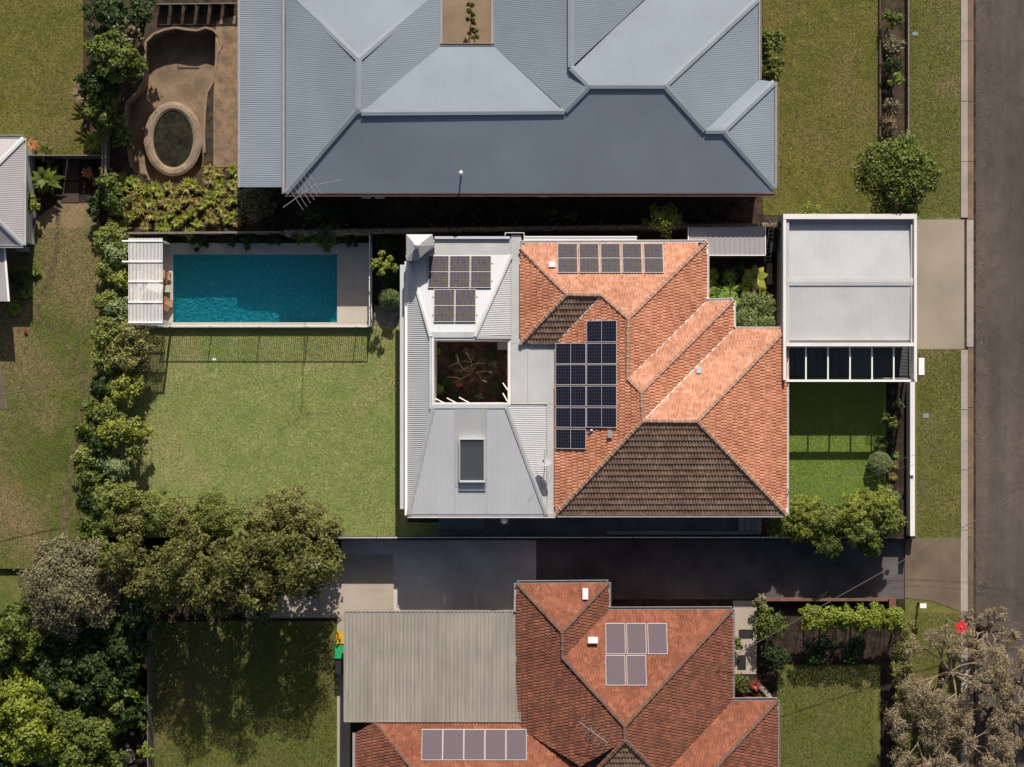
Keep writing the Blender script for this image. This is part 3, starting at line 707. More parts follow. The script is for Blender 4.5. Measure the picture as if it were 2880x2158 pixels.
ground_sheet('dry_bed', [(608, 60), (676, 40), (676, 470), (600, 470), (600, 300)], .01, M['dirt'], skirt=0)
ground_sheet('north_patio', rectpx(1236, -300, 1392, 128), .01, plain('sandy courtyard paving', (.26, .19, .125), .9, .14, .8), skirt=0)
ground_sheet('west_bed', rectpx(64, 445, 292, 660), .006, M['soil_dark'], skirt=0)
for (x0, y0, x1, y1) in ((176, 452, 222, 508), (174, 512, 222, 570)):
    MB().rect(x0, y0, x1, y1, 0, .05).build('brown_paver', M['paver_brown'])['kind'] = 'structure'
# worn foot track over the western lawn
tp = [(166, 560, 10), (162, 640, 9), (157, 720, 9), (140, 790, 14), (112, 848, 15), (96, 880, 13), (120, 905, 5), (160, 930, 4), (200, 985, 5), (226, 1040, 9), (236, 1120, 11), (222, 1200, 9), (205, 1280, 13), (188, 1380, 12), (178, 1480, 14), (196, 1560, 10)]
vs = []; fs = []
pts = []
for i in range(len(tp) - 1):
    for s in range(6):
        t = s / 6; pts.append(tuple(tp[i][k] * (1 - t) + tp[i + 1][k] * t for k in range(3)))
for i, (x, y, w) in enumerate(pts):
    a = pts[max(0, i - 1)]; b = pts[min(len(pts) - 1, i + 1)]; d = Vector((b[0] - a[0], b[1] - a[1])).normalized(); n = Vector((-d.y, d.x)); ww = w * rnd.uniform(.5, .9)
    vs += [tuple(P(x + n.x * ww, y + n.y * ww, .018)), tuple(P(x - n.x * ww, y - n.y * ww, .018))]
    if i: fs.append((2 * i - 2, 2 * i - 1, 2 * i + 1, 2 * i))
fs = [f if (Vector(vs[f[1]]) - Vector(vs[f[0]])).cross(Vector(vs[f[2]]) - Vector(vs[f[0]])).z > 0 else f[::-1] for f in fs]
MB().add(vs, fs).build('worn_track', plain('trodden earth', (.175, .13, .07), .95, .4, 3.0, fine=14))['kind'] = 'structure'
# grass blades
grass('back_lawn_grass', [(300, 924, 1126, 1508)], .012, 110000, 'grassblade', 'short mown grass of the back lawn')
grass('front_lawn_grass', [(2200, 1070, 2484, 1500)], .012, 32000, 'grassfront', 'lush grass of the front lawn')
grass('rough_grass', [(2145, -60, 2470, 606), (-60, -60, 230, 440), (-60, 640, 286, 1600), (432, 1748, 948, 2220), (2188, 1875, 2474, 2220)], .012, 130000, 'grassdry', 'rough grass of the neighbouring lawns', L=.085, W=.02)
grass('verge_grass', [(2556, -60, 2700, 612), (2580, 984, 2703, 1512), (2560, 1724, 2703, 2220)], zR, 40000, 'grassdry', 'dry grass of the street verge', L=.085, W=.02)

# ================================================================== THE POOL
zd, zw, zf_ = .28, .17, -.75
deck = empty('pool_deck', P(700, 800, 0), None, None); deck['kind'] = 'structure'
mb = MB()
A = P(361, 684, zd); B = P(1046, 921, zd); pa = P(486, 715, zd); pb = P(948, 907, zd)
for x0, x1, y0, y1 in ((A.x, pa.x, B.y, A.y), (pb.x, B.x, B.y, A.y), (pa.x, pb.x, pa.y, A.y), (pa.x, pb.x, B.y, pb.y)):
    mb.prism([(x0, y0), (x1, y0), (x1, y1), (x0, y1)], -1.3, zd - .03)
mb.build('deck_base', M['render'], deck)
xs = [361, 424, 486, 552, 618, 684, 750, 816, 882, 948, 994, 1041]; ys = [684, 715, 762, 810, 858, 907, 918]
for i in range(len(xs) - 1):
    for j in range(len(ys) - 1):
        if 2 <= i <= 8 and 1 <= j <= 4: continue
        a = P(xs[i], ys[j], zd); b = P(xs[i + 1], ys[j + 1], zd); e = .004
        o = MB().prism([(a.x + e, b.y + e), (b.x - e, b.y + e), (b.x - e, a.y - e), (a.x + e, a.y - e)], zd - .029, zd + rnd.uniform(0, .003)).build('paver', M['paver'], deck)
mb = MB(); mb.beam(P(457, 919.5, zd + .005), P(1041, 919.5, zd + .005), .04, .04); mb.build('deck_edge', M['white'], deck)
# shell of the pool
mb = MB(); x0, y1, x1, y0 = pa.x, pa.y, pb.x, pb.y; z0 = zf_
mb.add([(x0, y0, z0), (x1, y0, z0), (x1, y1, z0), (x0, y1, z0)], [(0, 1, 2, 3)])
for a, b in (((x0 + .002, y0), (x0 + .002, y1)), ((x1 - .002, y1), (x1 - .002, y0)), ((x1, y0 + .002), (x0, y0 + .002)), ((x0, y1 - .002), (x1, y1 - .002))):
    mb.add([(a[0], a[1], z0), (b[0], b[1], z0), (b[0], b[1], zd - .03), (a[0], a[1], zd - .03)], [(0, 1, 2, 3)])
sp = empty('swimming_pool', ((x0 + x1) / 2, (y0 + y1) / 2, 0), 'long rectangular teal swimming pool set in pale paving beside the lawn', 'swimming pool')
mb.build('pool_shell', M['mosaic'], sp)
mb = MB(); q = P(905, 715, 0).x
for k in range(3): mb.box((q + .28 + .28 * k + .0, (y0 + y1) / 2, z0 + .16 * (k + 1) - .05), (.28, (y1 - y0) - .02, .32 * (k + 1) - .06))
mb.build('pool_steps', M['mosaic'], sp)
nx, ny = 60, 26; vs = [(x0 + (x1 - x0) * i / nx, y0 + (y1 - y0) * j / ny, zw) for j in range(ny + 1) for i in range(nx + 1)]
MB().add(vs, [(j * (nx + 1) + i, j * (nx + 1) + i + 1, (j + 1) * (nx + 1) + i + 1, (j + 1) * (nx + 1) + i) for j in range(ny) for i in range(nx)]).build('water', M['water'], sp)
c = P(580, 815, zf_); mb = MB(); mb.lathe((c.x, c.y, zf_ + .005), [(.13, 0), (.13, .02), (.09, .03), (.02, .03)], 20)
tag(mb.build('main_drain', plain('pale drain cover', (.35, .75, .75), .5, .05)), 'small round drain cover on the pool floor', 'drain')
# pool fence: posts, rails and pickets
def picket_fence(Ax, Ay, Bx, By, z, h, label, gap=.1):
    A = P(Ax, Ay, z); B = P(Bx, By, z); g = empty('picket_fence', A, label, 'fence'); d = B - A; n = int(d.length / gap)
    for hh in (.08, h - .03): MB().beam(A + Vector((0, 0, hh)), B + Vector((0, 0, hh)), .035, .035).build('rail', M['white'], g)
    me = MB().box((0, 0, h / 2), (.02, .02, h - .02)).build('tmp', M['white']).data; bpy.data.objects.remove(bpy.data.objects['tmp'])
    for k in range(n + 1):
        o = link('picket', me, g); o.location = d * (k / n)
    for k in range(0, n + 1, 24):
        p = A + d * (k / n); MB().box((p.x, p.y, z + h / 2), (.05, .05, h + .04)).build('post', M['white'], g)
    return g
picket_fence(459, 919, 1043, 919, zd, 1.15, 'white metal pool fence along the lawn edge of the pool deck')
picket_fence(1044, 652, 1044, 917, zd, 1.15, 'white metal pool fence at the house end of the pool')
# slatted pergola
pg = empty('pergola', P(409, 790, 0), 'white slatted pergola over the deck at the far end of the pool', 'pergola'); zp = 2.7
a = P(361.5, 670, zp); b = P(457, 914, zp); n = 25
me = MB().box((0, 0, 0), (.034, abs(b.y - a.y), .05)).build('tmp', M['white']).data; bpy.data.objects.remove(bpy.data.objects['tmp'])
for k in range(n):
    o = link('slat', me, pg); o.location = Vector((a.x + .017 + (b.x - a.x - .034) * k / (n - 1), (a.y + b.y) / 2, zp - .025)) - origin(pg)
for i, y in enumerate((678, 736, 792, 850, 907)):
    p = P(344 if i < 2 else 361, y, zp); q = P(457.5, y, zp)
    MB().beam((p.x, p.y, zp + .03), (q.x, q.y, zp + .03), .075, .055).build('beam', M['white'], pg)
for x in (364, 454):
    for y in (678, 907):
        p = P(x, y, zp); MB().box((p.x, p.y, (zp - .06) / 2), (.1, .1, zp - .06)).build('post', M['white'], pg)
# two teak deck chairs, a cream umbrella between them below the slats
def deck_chair(x, y, rot, label):
    c = P(x, y, zd + .35); g = empty('deck_chair', (c.x, c.y, zd), label, 'deck chair', 'teak deck chairs under the pergola'); z = zd
    cs, sn = math.cos(rot), math.sin(rot); T = lambda u, v, w: (c.x + u * cs - v * sn, c.y + u * sn + v * cs, z + w)
    for s in (-1, 1):
        MB().beam(T(-.95, s * .3, .33), T(.5, s * .3, .33), .05, .06).build('side_rail', M['teak'], g)
        for u in (-.85, .42): MB().beam(T(u, s * .3, 0), T(u, s * .3, .3), .05, .05).build('leg', M['teak'], g)
    for k in range(9):
        v = -.27 + .0675 * k; MB().beam(T(-.2, v, .37), T(.5, v, .37), .048, .02).build('seat_slat', M['teak'], g)
        MB().beam(T(-.25, v, .38), T(-.9, v, .68), .048, .02).build('back_slat', M['teak'], g)
    return g
deck_chair(448, 774, R(-24), 'teak slatted deck chair nearer the back fence, half under the pergola')
deck_chair(455, 850, R(-27), 'teak slatted deck chair nearer the lawn, half under the pergola')
g = empty('side_table', P(464, 812, zd), 'small square stone side table between the two teak chairs', 'table')
c = P(464, 812, zd + .3); MB().box((c.x, c.y, zd + .3), (.5, .36, .05)).build('table_top', M['paver'], g); MB().box((c.x, c.y, zd + .14), (.12, .12, .27)).build('leg', M['paver'], g)
g = empty('sun_lounge', P(428, 824, zd), 'cream upholstered daybed seen through the pergola slats', 'daybed')
c = P(428, 824, zd + .4); MB().box((c.x, c.y, zd + .32), (.8, 1.15, .16), R(-24)).build('cushion', M['cushion'], g)
MB().box((c.x, c.y, zd + .12), (.75, 1.1, .24), R(-24)).build('base', M['teak'], g)

# ================================================================== OLD KIDNEY POOL NEXT DOOR
op = empty('empty_pool', P(490, 300, 0), 'drained kidney shaped concrete pool with a round spa full of murky water', 'pool')
dz = -1.15; top = [P(x, y, 0) for x, y in KID]; bot = [Vector((p.x * 1.0, p.y, dz)) for p in top]
n = len(top); mb = MB(); vs = [tuple(p) for p in top] + [tuple(p) for p in bot]; mb.add(vs, [(i, n + i, n + (i + 1) % n, (i + 1) % n) for i in range(n)])
tr3 = tessellate_polygon([bot]); mb.add([tuple(p) for p in bot], [tuple(t) if ((bot[t[1]] - bot[t[0]]).cross(bot[t[2]] - bot[t[0]])).z > 0 else tuple(t)[::-1] for t in tr3])
mb.build('pool_shell', M['shell'], op)
mb = MB()
for i in range(n):
    if 16 <= i <= 21: continue
    mb.beam(top[i] + Vector((0, 0, .03)), top[(i + 1) % n] + Vector((0, 0, .03)), .11, .07)
mb.build('coping', M['coping'], op)
# raised spa ring
cx_, cy_ = 487, 391; ring = MB(); N = 40
def ell(rx, ry, z): return [P(cx_ + rx * math.cos(2 * math.pi * k / N), cy_ + ry * math.sin(2 * math.pi * k / N), z) for k in range(N)]
e1, e2 = ell(82, 105, -.5), ell(56, 80, -.5); e3 = ell(58, 82, -1.0); e0 = ell(82, 105, dz)
e4 = ell(74, 97, -.42); e5 = ell(63, 87, -.42)
L_ = [e0, e1, e4, e5, e2, e3]; vs = [tuple(p) for l in L_ for p in l]
fs = [(a * N + k, a * N + (k + 1) % N, (a + 1) * N + (k + 1) % N, (a + 1) * N + k) for a in range(len(L_) - 1) for k in range(N)]
ring.add(vs, fs).build('spa_ring', M['shell_pale'], op, False)
ww = [P(cx_ + 62 * math.cos(2 * math.pi * k / N), cy_ + 86 * math.sin(2 * math.pi * k / N), -.55) for k in range(N)]
MB().add([tuple(p) for p in ww], [tuple(range(N))[::-1]]).build('spa_water', M['murky'], op)
mb = MB(); mb.tube([P(500, 160, dz + .05), P(500, 190, dz + .05), P(560, 190, dz + .05)], .02, 5); mb.build('old_pipe', M['steel_dark'], op)

# ================================================================== MAIN HOUSE
T = .45
house = empty('house', P(1800, 1060, 0), 'terracotta tiled house with white metal rear wing around a square courtyard', 'house')
ze = 3.0; z1 = ze + 140 * K * T; z2 = ze + 217 * K * T; z3 = ze + 256 * K * T
v = lambda x, y, z: P(x, y, z)
A_ = v(1464, 684, ze); B_ = v(1987, 682, ze); C_ = v(1987, 848, ze); D_ = v(2062, 845, ze); E_ = v(2062, 927, ze); F_ = v(2211, 927, ze)
G_ = v(2211, 1447, ze); H_ = v(1562, 1447, ze); A2 = v(1464, 966, ze); V1 = v(1563, 966, ze)
R1 = v(1594, 828, z1); R2 = v(1693, 830, z1 + .02); R3 = v(1767, 897, z2); R4 = v(1766, 1066, z2); R6 = v(1804, 1103, z3); R5 = v(1808, 1184, z3); R7 = v(1961, 1185, z3)
tr_ = TiledRoof(house, 300)
# outline pieces; the west plane is cut in convex pieces
w0 = v(1562, 1066, ze)
Ax = v(1464, 700, ze)
tr_.face([[A_, B_, R2], [B_, R3, R2], [Ax, A_, R2, R1]], 'N', 'tile_pale')
tr_.face([[Ax, R1, A2]], 'W', 'tile_orange')
tr_.face([[A2, R1, R2, V1]], 'S', 'tile_moss')
m24 = Vector((w0.x, R4.y, ze))
# valley edge V1-R2, ridge R2-R3-R4, then R6, R5
tr_.face([[V1, R2, R3, Vector((R3.x, V1.y, R3.z))], [V1, Vector((R3.x, V1.y, R3.z)), R4, m24], [m24, R4, R6, R5, H_]], 'W', 'tile_orange')
tr_.face([[B_, C_, R4, R3]], 'E', 'tile_orange')
tr_.face([[C_, D_, R6, R4]], 'N', 'tile_pale')
tr_.face([[D_, E_, R5, R6]], 'E', 'tile_orange')
tr_.face([[E_, F_, R7, R5]], 'N', 'tile_pale')
tr_.face([[F_, G_, R7]], 'E', 'tile_orange')
tr_.face([[H_, G_, R7, R5]], 'S', 'tile_moss')
roof = tr_.finish(M['under'])
ridge_tiles(roof, [(Ax, R1), (B_, R3), (R1, R2), (R2, R3), (R3, R4), (R4, R6), (D_, R6), (R6, R5), (R5, R7), (H_, R5), (G_, R7), (F_, R7), (A2, R1)], M['ridge'], M['mortar'])
mb = MB()
for a, b in ((C_, R4), (E_, R5), (V1, R2)):
    d = (b - a); a2 = a + d * .0; b2 = a + d * .97; mb.beam(a2 + Vector((0, 0, .055)), b2 + Vector((0, 0, .055)), .05, .02)
mb.build('valley_flashing', M['white'], roof)
def gutter(lines, mat, parent, w=.12, out=None):
    for a, b in lines:
        mb = MB(); a = Vector(a); b = Vector(b); d = (b - a).normalized(); s = Vector((-d.y, d.x, 0)) * (w / 2)
        up = Vector((0, 0, .04))
        mb.beam(a - Vector((0, 0, .07)) + s * 1.0, b - Vector((0, 0, .07)) + s, w, .02)          # sole
        mb.beam(a + s * 2, b + s * 2, .018, .13); mb.beam(a + s * .1, b + s * .1, .018, .1)
        mb.build('gutter', mat, parent)
dn = Vector((0, 0, .04))
gutter([(A_ - dn, B_ - dn), (B_ - dn, C_ - dn), (C_ - dn, D_ - dn), (D_ - dn, E_ - dn), (E_ - dn, F_ - dn), (F_ - dn, G_ - dn), (G_ - dn, H_ - dn)][::1], M['white'], house)
# white walls below the eaves
def inset(pts, d): return pts
wall(house, [(1480, 706), (1968, 706), (1968, 866), (2044, 866), (2044, 945), (2190, 945), (2190, 1424), (1585, 1424), (1585, 950), (1480, 950)], 0, ze - .12, M['render'], zr=ze)
mb = MB(); mb.prism([(q.x, q.y) for q in (A_, B_, C_, D_, E_, F_, G_, H_, V1, A2)], ze - .1, ze - .085); mb.build('soffit', M['white'], house)

# ---- rear wing, pressed metal
zt = 4.3
wing = MB()
nA, nB, nC, nD = v(1146, 717, 3.0), v(1437, 717, 3.0), v(1335, 946, zt), v(1212, 946, zt)
lA, lB, lC, lD = v(1146, 712, 3.1), v(1212, 946, zt), v(1216, 1147, zt), v(1146, 1447, 3.1)
sA, sB, sC, sD = v(1218, 1147, zt), v(1425, 1147, zt), v(1537, 1447, 3.15), v(1148, 1447, 3.15)
uA, uB, uC = v(1335, 946, zt), v(1437, 943, 2.98), v(1437, 720, 2.98)
dA, dB, dC, dD = v(1428, 1141, zt), v(1537, 1141, 2.98), v(1537, 1447, 2.98), v(1533, 1447, 2.98)
corrugated(wing, [nA, nB, nC, nD], 'N', .09, .011)
corrugated(wing, [lA, lB, lC, lD], 'W', .095, .017)
corrugated(wing, [uA, uB, uC], 'E', .09, .013)
corrugated(wing, [dA, dB, dC], 'E', .09, .013)
skx0, skx1 = 1279, 1370
cgS = fit([sA, sB, sC, sD], 1)
pl = lambda x, y: PP(x, y, (1, cgS[0], cgS[1]))
corrugated(wing, [pl(1218, 1147), pl(skx0, 1147), pl(skx0, 1447), pl(1148, 1447)], 'S', .09, .011, cg=cgS)
corrugated(wing, [pl(skx1, 1147), pl(1425, 1147), pl(1537, 1447), pl(skx1, 1447)], 'S', .09, .011, cg=cgS)
corrugated(wing, [pl(skx0, 1370), pl(skx1, 1370), pl(skx1, 1447), pl(skx0, 1447)], 'S', .09, .011, cg=cgS)
mr = wing.build('metal_roof', M['surfmist'], house)
mb = MB(); q = [pl(skx0, 1147), pl(skx1, 1147), pl(skx1, 1370), pl(skx0, 1370)]
mb.add([(p.x, p.y, p.z + .014) for p in q], [(0, 3, 2, 1)]); mb.build('tray_flashing', M['surfmist_flat'], mr)
mb = MB()
up2 = Vector((0, 0, .03))
for a, b, w in ((nA, nD, .2), (nB, nC, .2), (sD, sA, .2), (sC, sB, .2)): mb.roofcap(a + up2, b + up2, w, .035)
mb.beam(v(1212, 942, zt + .02), v(1335, 942, zt + .02), .26, .03); mb.beam(v(1214, 940, zt), v(1214, 1150, zt), .24, .03)
mb.beam(v(1216, 1143, zt + .01), v(1428, 1143, zt + .01), .2, .03)
mb.build('ridge_flashing', M['surfmist_flat'], mr)
mb = MB(); mb.beam(v(1335, 949, zt), v(1437, 949, 2.98), .14, .03); mb.build('sloping_flashing', M['surfmist_flat'], mr)
# courtyard lining: fascia and walls
cyd = [(1214, 953), (1432, 953), (1432, 1138), (1214, 1138)]
def cyl(x, y, z): return P(x, y, z)
mb = MB(); i0, i1, j0, j1 = P(1219, 0, zt).x, P(1428, 0, zt).x, P(0, 956, zt).y, P(0, 1134, zt).y
for x0, x1, y0, y1, ztop in ((i0 - .14, i0, j1 - .1, j0 + .1, zt - .02), (i1, i1 + .14, j1 - .1, j0 + .1, 2.95), (i0, i1, j1 - .12, j1, zt - .02), ):
    mb.prism([(x0, y0), (x1, y0), (x1, y1), (x0, y1)], 0, ztop)
# north side drops to the right with the roof
ym = j0; xk = P(1335, 0, zt).x
mb.add([(i0, ym, 0), (i1, ym, 0), (i1, ym + .1, 0), (i0, ym + .1, 0), (i0, ym, zt - .03), (xk, ym, zt - .03), (i1, ym, 2.97), (i1, ym + .1, 2.97), (xk, ym + .1, zt - .03), (i0, ym + .1, zt - .03)],
       [(0, 1, 6, 5, 4), (3, 9, 8, 7, 2), (4, 5, 8, 9), (5, 6, 7, 8), (0, 4, 9, 3), (1, 2, 7, 6)])
mb.build('courtyard_wall', M['render'], house)
for k, (xa, ya, xb, yb) in enumerate(((1224, 1121, 1252, 1135), (1258, 1120, 1286, 1135), (1292, 1118, 1321, 1134), (1415, 1078, 1428, 1098), (1415, 1107, 1428, 1130))):
    p = P(xa, ya, 2.3); q = P(xb, yb, 2.9); mb = MB().beam(p, q, .05, .05).build('sunlit_strip', M['white'], house)  # white battens made up to stand in for strips of sunlight
mb = MB()
for x, y, zz in ((1215, 953, zt), (1215, 1143, zt)): pass
mb.beam(v(1217.5, 950, zt + .03), v(1217.5, 1142, zt + .03), .045, .05); mb.build('courtyard_trim', M['white'], house)
# flat roofs north and east of the wing
fl = MB(); zfz = 2.86
fl.rect(1222, 672, 1437, 717, zfz - .1, zfz); fl.rect(1437.5, 661, 1466, 967, zfz - .1, zfz + .004); fl.rect(1437.5, 967.5, 1563, 1136, zfz - .1, zfz - .004); fl.rect(1538, 1136.5, 1563, 1447, zfz - .1, zfz)
fl.rect(1428, 950, 1437, 1136, zfz - .1, zfz + .07)
fl.build('flat_roof', M['surfmist_flat'], house)
mb = MB(); mb.rect(1222, 665, 1434, 672, zfz - .15, zfz + .16); mb.build('parapet', M['surfmist'], house)
mb = MB(); mb.beam(v(1434, 655, zfz + .1), v(1474, 655, zfz + .1), .03, .1); mb.beam(v(1474, 655, zfz + .1), v(1474, 684, zfz + .1), .03, .1); mb.beam(v(1421, 655, zfz + .1), v(1421, 663, zfz + .1), .03, .1); mb.beam(v(1421, 655, zfz + .1), v(1434, 655, zfz + .1), .03, .1)
mb.build('rainwater_head', M['white'], house)
mb = MB(); mb.beam(v(1484, 970, zfz + .02), v(1484, 1134, zfz + .02), .022, .022); mb.build('roof_cable', M['cable_yellow'], house)
mb = MB(); mb.beam(v(1534, 970, zfz), v(1534, 1134, zfz), .012, .012); mb.beam(v(1437, 1136, zfz), v(1540, 1136, zfz), .03, .02); mb.build('sheet_joint', M['surfmist'], house)
# wing walls, gutters, awning
wm_ = MB(); q = [P(x, y, 3.1) for x, y in ((1156, 672), (1434, 672), (1470, 672), (1556, 1000), (1556, 1438), (1156, 1438))]
hole_ok = [((1156, 672), (1470, 940)), ((1156, 940), (1206, 1150)), ((1440, 940), (1556, 1150)), ((1156, 1150), (1556, 1438))]
for (xa, ya), (xb, yb) in hole_ok: wm_.rect(xa, ya, xb, yb, 0, 2.74, zr=3.1)
wm_.build('wing_wall', M['render'], house)
gutter([(v(1146, 1450, 3.06), v(1146, 735, 3.06)), (v(1562, 1449, 3.06), v(1146, 1449, 3.06))], M['white'], house)
aw = MB(); aw.rect(1125, 745, 1143.5, 1432, 2.45, 2.6); aw.build('window_hood', M['surfmist'], house)
for y in (1091, 1319): MB().beam(v(1124, y, 2.3), v(1130, y, 2.3), .03, .03).build('wall_light', M['white'], house)
mb = MB(); mb.box(tuple(v(1140, 1296, 2.66)), (.06, .06, .12)); mb.build('downpipe_outlet', M['white'], house)
# north awning strip beside the tiles
mb = MB(); mb.rect(1474, 668, 1791, 684, 2.84, 2.88); mb.build('north_awning', M['surfmist'], house); MB().rect(1474, 664.5, 1792, 668, 2.8, 2.92).build('awning_gutter', M['white'], house)
# chimney with a ball cowl
zc = 4.65; cap = [(1142.5, 659.5), (1216.5, 659.5), (1221, 690), (1173, 733), (1142.5, 733)]
ch = MB(); pp = [P(x, y, zc) for x, y in cap]; ch.prism([(p.x, p.y) for p in pp], zc - .12, zc); chim = None
inn = [(1145, 662), (1214, 662), (1218, 689), (1171, 729), (1145, 729)]; pi = [P(x, y, zc) for x, y in inn]
body = MB().prism([(p.x, p.y) for p in pi], 0, zc - .12).build('chimney', M['zinc'], house)
ch.build('chimney_rim', M['zinc'], body)
ap = P(1172, 693, zc + .24); mb = MB(); mb.add([tuple(p + Vector((0, 0, .004))) for p in pp] + [tuple(ap)], [(1, 0, 5), (2, 1, 5), (3, 2, 5), (4, 3, 5), (0, 4, 5)]); mb.build('chimney_cap', M['zinc'], body)
c = P(1173, 689, zc + .45)
MB().lathe((c.x, c.y, zc + .12), [(.09, 0), (.09, .3)], 16).build('flue', M['steel'], body)
MB().lathe((c.x, c.y, zc + .36), [(.02, 0), (.12, .03), (.185, .12), (.185, .2), (.12, .31), (.05, .35), (.01, .36)], 20).build('cowl', M['plastic_white'], body, True)
# skylight
sk_ = empty('skylight', pl(1327, 1294), None, None); sk_.parent = house; sk_.location = origin(sk_) - origin(house)
plz = lambda x, y, d: pl(x, y) + Vector((0, 0, d))
for (xa, ya, xb, yb, nm) in ((1292, 1233.5, 1364, 1233.5, 'top_frame'), (1292, 1353.5, 1364, 1353.5, 'bottom_frame')):
    MB().beam(plz(xa, ya, .13), plz(xb, yb, .13), .10, .16).build('frame', M['surfmist'], sk_)
for x in (1292.5, 1362.5): MB().beam(plz(x, 1236, .13), plz(x, 1351, .13), .06, .16).build('frame', M['surfmist'], sk_)
a, b, c_, d = plz(1295, 1237, .17), plz(1360, 1237, .17), plz(1360, 1351, .17), plz(1295, 1351, .17)
MB().add([tuple(d), tuple(c_), tuple(b), tuple(a)], [(0, 1, 2, 3)]).build('pane', M['glass'], sk_)
a, b, c_, d = plz(1295, 1237, -.02), plz(1360, 1237, -.02), plz(1360, 1351, -.02), plz(1295, 1351, -.02)
MB().add([tuple(d), tuple(c_), tuple(b), tuple(a)], [(0, 1, 2, 3)]).build('shaft', plain('grey skylight blind', (.3, .3, .31), .8, .1, 2), sk_)
mb = MB()
for x in (1290, 1365): mb.beam(plz(x, 1358, .04), plz(x, 1378, .03), .03, .06)
mb.beam(plz(1290, 1379, .04), plz(1365, 1379, .04), .04, .05); mb.build('apron_flashing', M['nflash'], sk_)
mb = MB(); mb.add([tuple(plz(1292, 1376, .03)), tuple(plz(1363, 1376, .03)), tuple(plz(1363, 1358, .05)), tuple(plz(1292, 1358, .05))], [(0, 1, 2, 3)]); mb.build('apron', M['surfmist_flat'], sk_)
# things on the tiled roof
gN1 = (1, *fit([A_, B_, R3, R2, R1], 1)); gW = (0, *fit([V1, R2, R3, R4, R6, R5, H_], 0)); gN3 = (1, *fit([E_, F_, R7, R5], 1)); gnw = (1, *fit([nA, nB, nC, nD], 1))
def roofbox(name, x0, y0, x1, y1, plane, h, mat, label, cat):
    a = PP(x0, y0, plane); b = PP(x1, y1, plane); zz = max(a.z, b.z); g = empty(name, ((a.x + b.x) / 2, (a.y + b.y) / 2, min(a.z, b.z)), label, cat)
    pts = [(a.x, b.y), (b.x, b.y), (b.x, a.y), (a.x, a.y)]
    MB().prism(pts, min(a.z, b.z) - .02, zz + h).build('housing', M[mat], g)
    MB().prism([(a.x - .012, b.y - .012), (b.x + .012, b.y - .012), (b.x + .012, a.y + .012), (a.x - .012, a.y + .012)], zz + h, zz + h + .02).build('lid', M[mat], g)
    return g
roofbox('isolator_box', 1543.5, 738, 1562, 751, gN1, .12, 'plastic_white', 'small white electrical box beside the row of five panels', 'electrical box')
roofbox('isolator_box', 1708.5, 1211, 1720.5, 1231, gW, .14, 'steel', 'small grey electrical box below the black panels', 'electrical box')
roofbox('roof_vent', 1958, 1033, 1971, 1049, gN3, .10, 'surfmist', 'small white vent box set among the pale tiles by the valley', 'vent')
g = empty('conduit_box', PP(1661, 1214, gW), 'small blue conduit cap tucked under the lower edge of the black panels', 'cap')
c = PP(1661, 1214, gW); MB().box((c.x, c.y, c.z + .12), (.2, .14, .05), .2).build('lid', M['plastic_blue'], g); MB().lathe((c.x + .04, c.y + .06, c.z + .08), [(.05, 0), (.05, .12), (.02, .14)], 10).build('knob', M['plastic_white'], g)
# solar panels
grpB = 'black solar panels on the west slope'; rows = [(966, 1023.5), (1026, 1082.5), (1085.5, 1143), (1146, 1203), (1206, 1263)]
nm = ['top', 'second', 'third', 'fourth', 'lowest']
for i, (ya, yb) in enumerate(rows):
    solar(1562, ya, 1647.5, yb, gW, 'cell_black', 'black solar panel, %s one in the long left hand column' % nm[i], grpB, lift=.16, wide=True)
nm2 = ['isolated topmost one', 'second from the top', 'third from the top', 'fourth from the top', 'lowest one']
for i, (ya, yb) in enumerate([(903, 962)] + rows[:4]):
    solar(1649, ya, 1734, yb, gW, 'cell_black', 'black solar panel, %s of the right hand column' % nm2[i], grpB, lift=.16, wide=True)
names5 = ['leftmost', 'second', 'middle', 'fourth', 'rightmost']
for i in range(5):
    x = 1567.5 + 60.4 * i; solar(x, 685.5, x + 57.6, 767.5, gN1, 'cell_grey', '%s grey solar panel of the row of five on the tiles' % names5[i], 'solar panels in a row on the north tile slope')
for i, nm_ in enumerate(('left one partly shaded by the chimney', 'middle one', 'right one')):
    x = 1205 + 59.5 * i; solar(x, 720, x + 57.5, 810, gnw, 'cell_grey', 'grey solar panel on white metal roof, upper row, %s' % nm_, 'solar panels on the white metal roof')
for i, nm_ in enumerate(('left one', 'right one')):
    x = 1221 + 59.5 * i; solar(x, 814, x + 57.5, 906, gnw, 'cell_grey', 'grey solar panel on white metal roof, lower row, %s' % nm_, 'solar panels on the white metal roof')
# satellite dish with tripod
g = empty('satellite_dish', P(1527, 1367, 3.0), 'oval grey satellite dish on a mast near the lower right of the metal roof', 'satellite dish')
dc = P(1533, 1296, 4.15); base = P(1528, 1365, 3.1)
mb = MB(); rings = 6; seg = 28; nrm = Vector((.05, .55, .8)).normalized(); uu = Vector((1, 0, 0)); ww_ = nrm.cross(uu).normalized()
vs = [tuple(dc - nrm * .09)]
for r_ in range(1, rings + 1):
    f = r_ / rings
    for k in range(seg):
        a = 2 * math.pi * k / seg; q = dc + uu * math.cos(a) * .36 * f + ww_ * math.sin(a) * .30 * f - nrm * (.09 * (1 - f * f)); vs.append(tuple(q))
fs = [(0, 1 + k, 1 + (k + 1) % seg) for k in range(seg)] + [(1 + (r_ - 1) * seg + k, 1 + r_ * seg + k, 1 + r_ * seg + (k + 1) % seg, 1 + (r_ - 1) * seg + (k + 1) % seg) for r_ in range(1, rings) for k in range(seg)]
mb.add(vs, fs); mb.build('reflector', M['dish'], g, True)
MB().tube([base, base + Vector((0, .3, .7)), dc - nrm * .1], [.025, .022, .02], 8).build('mast', M['steel'], g)
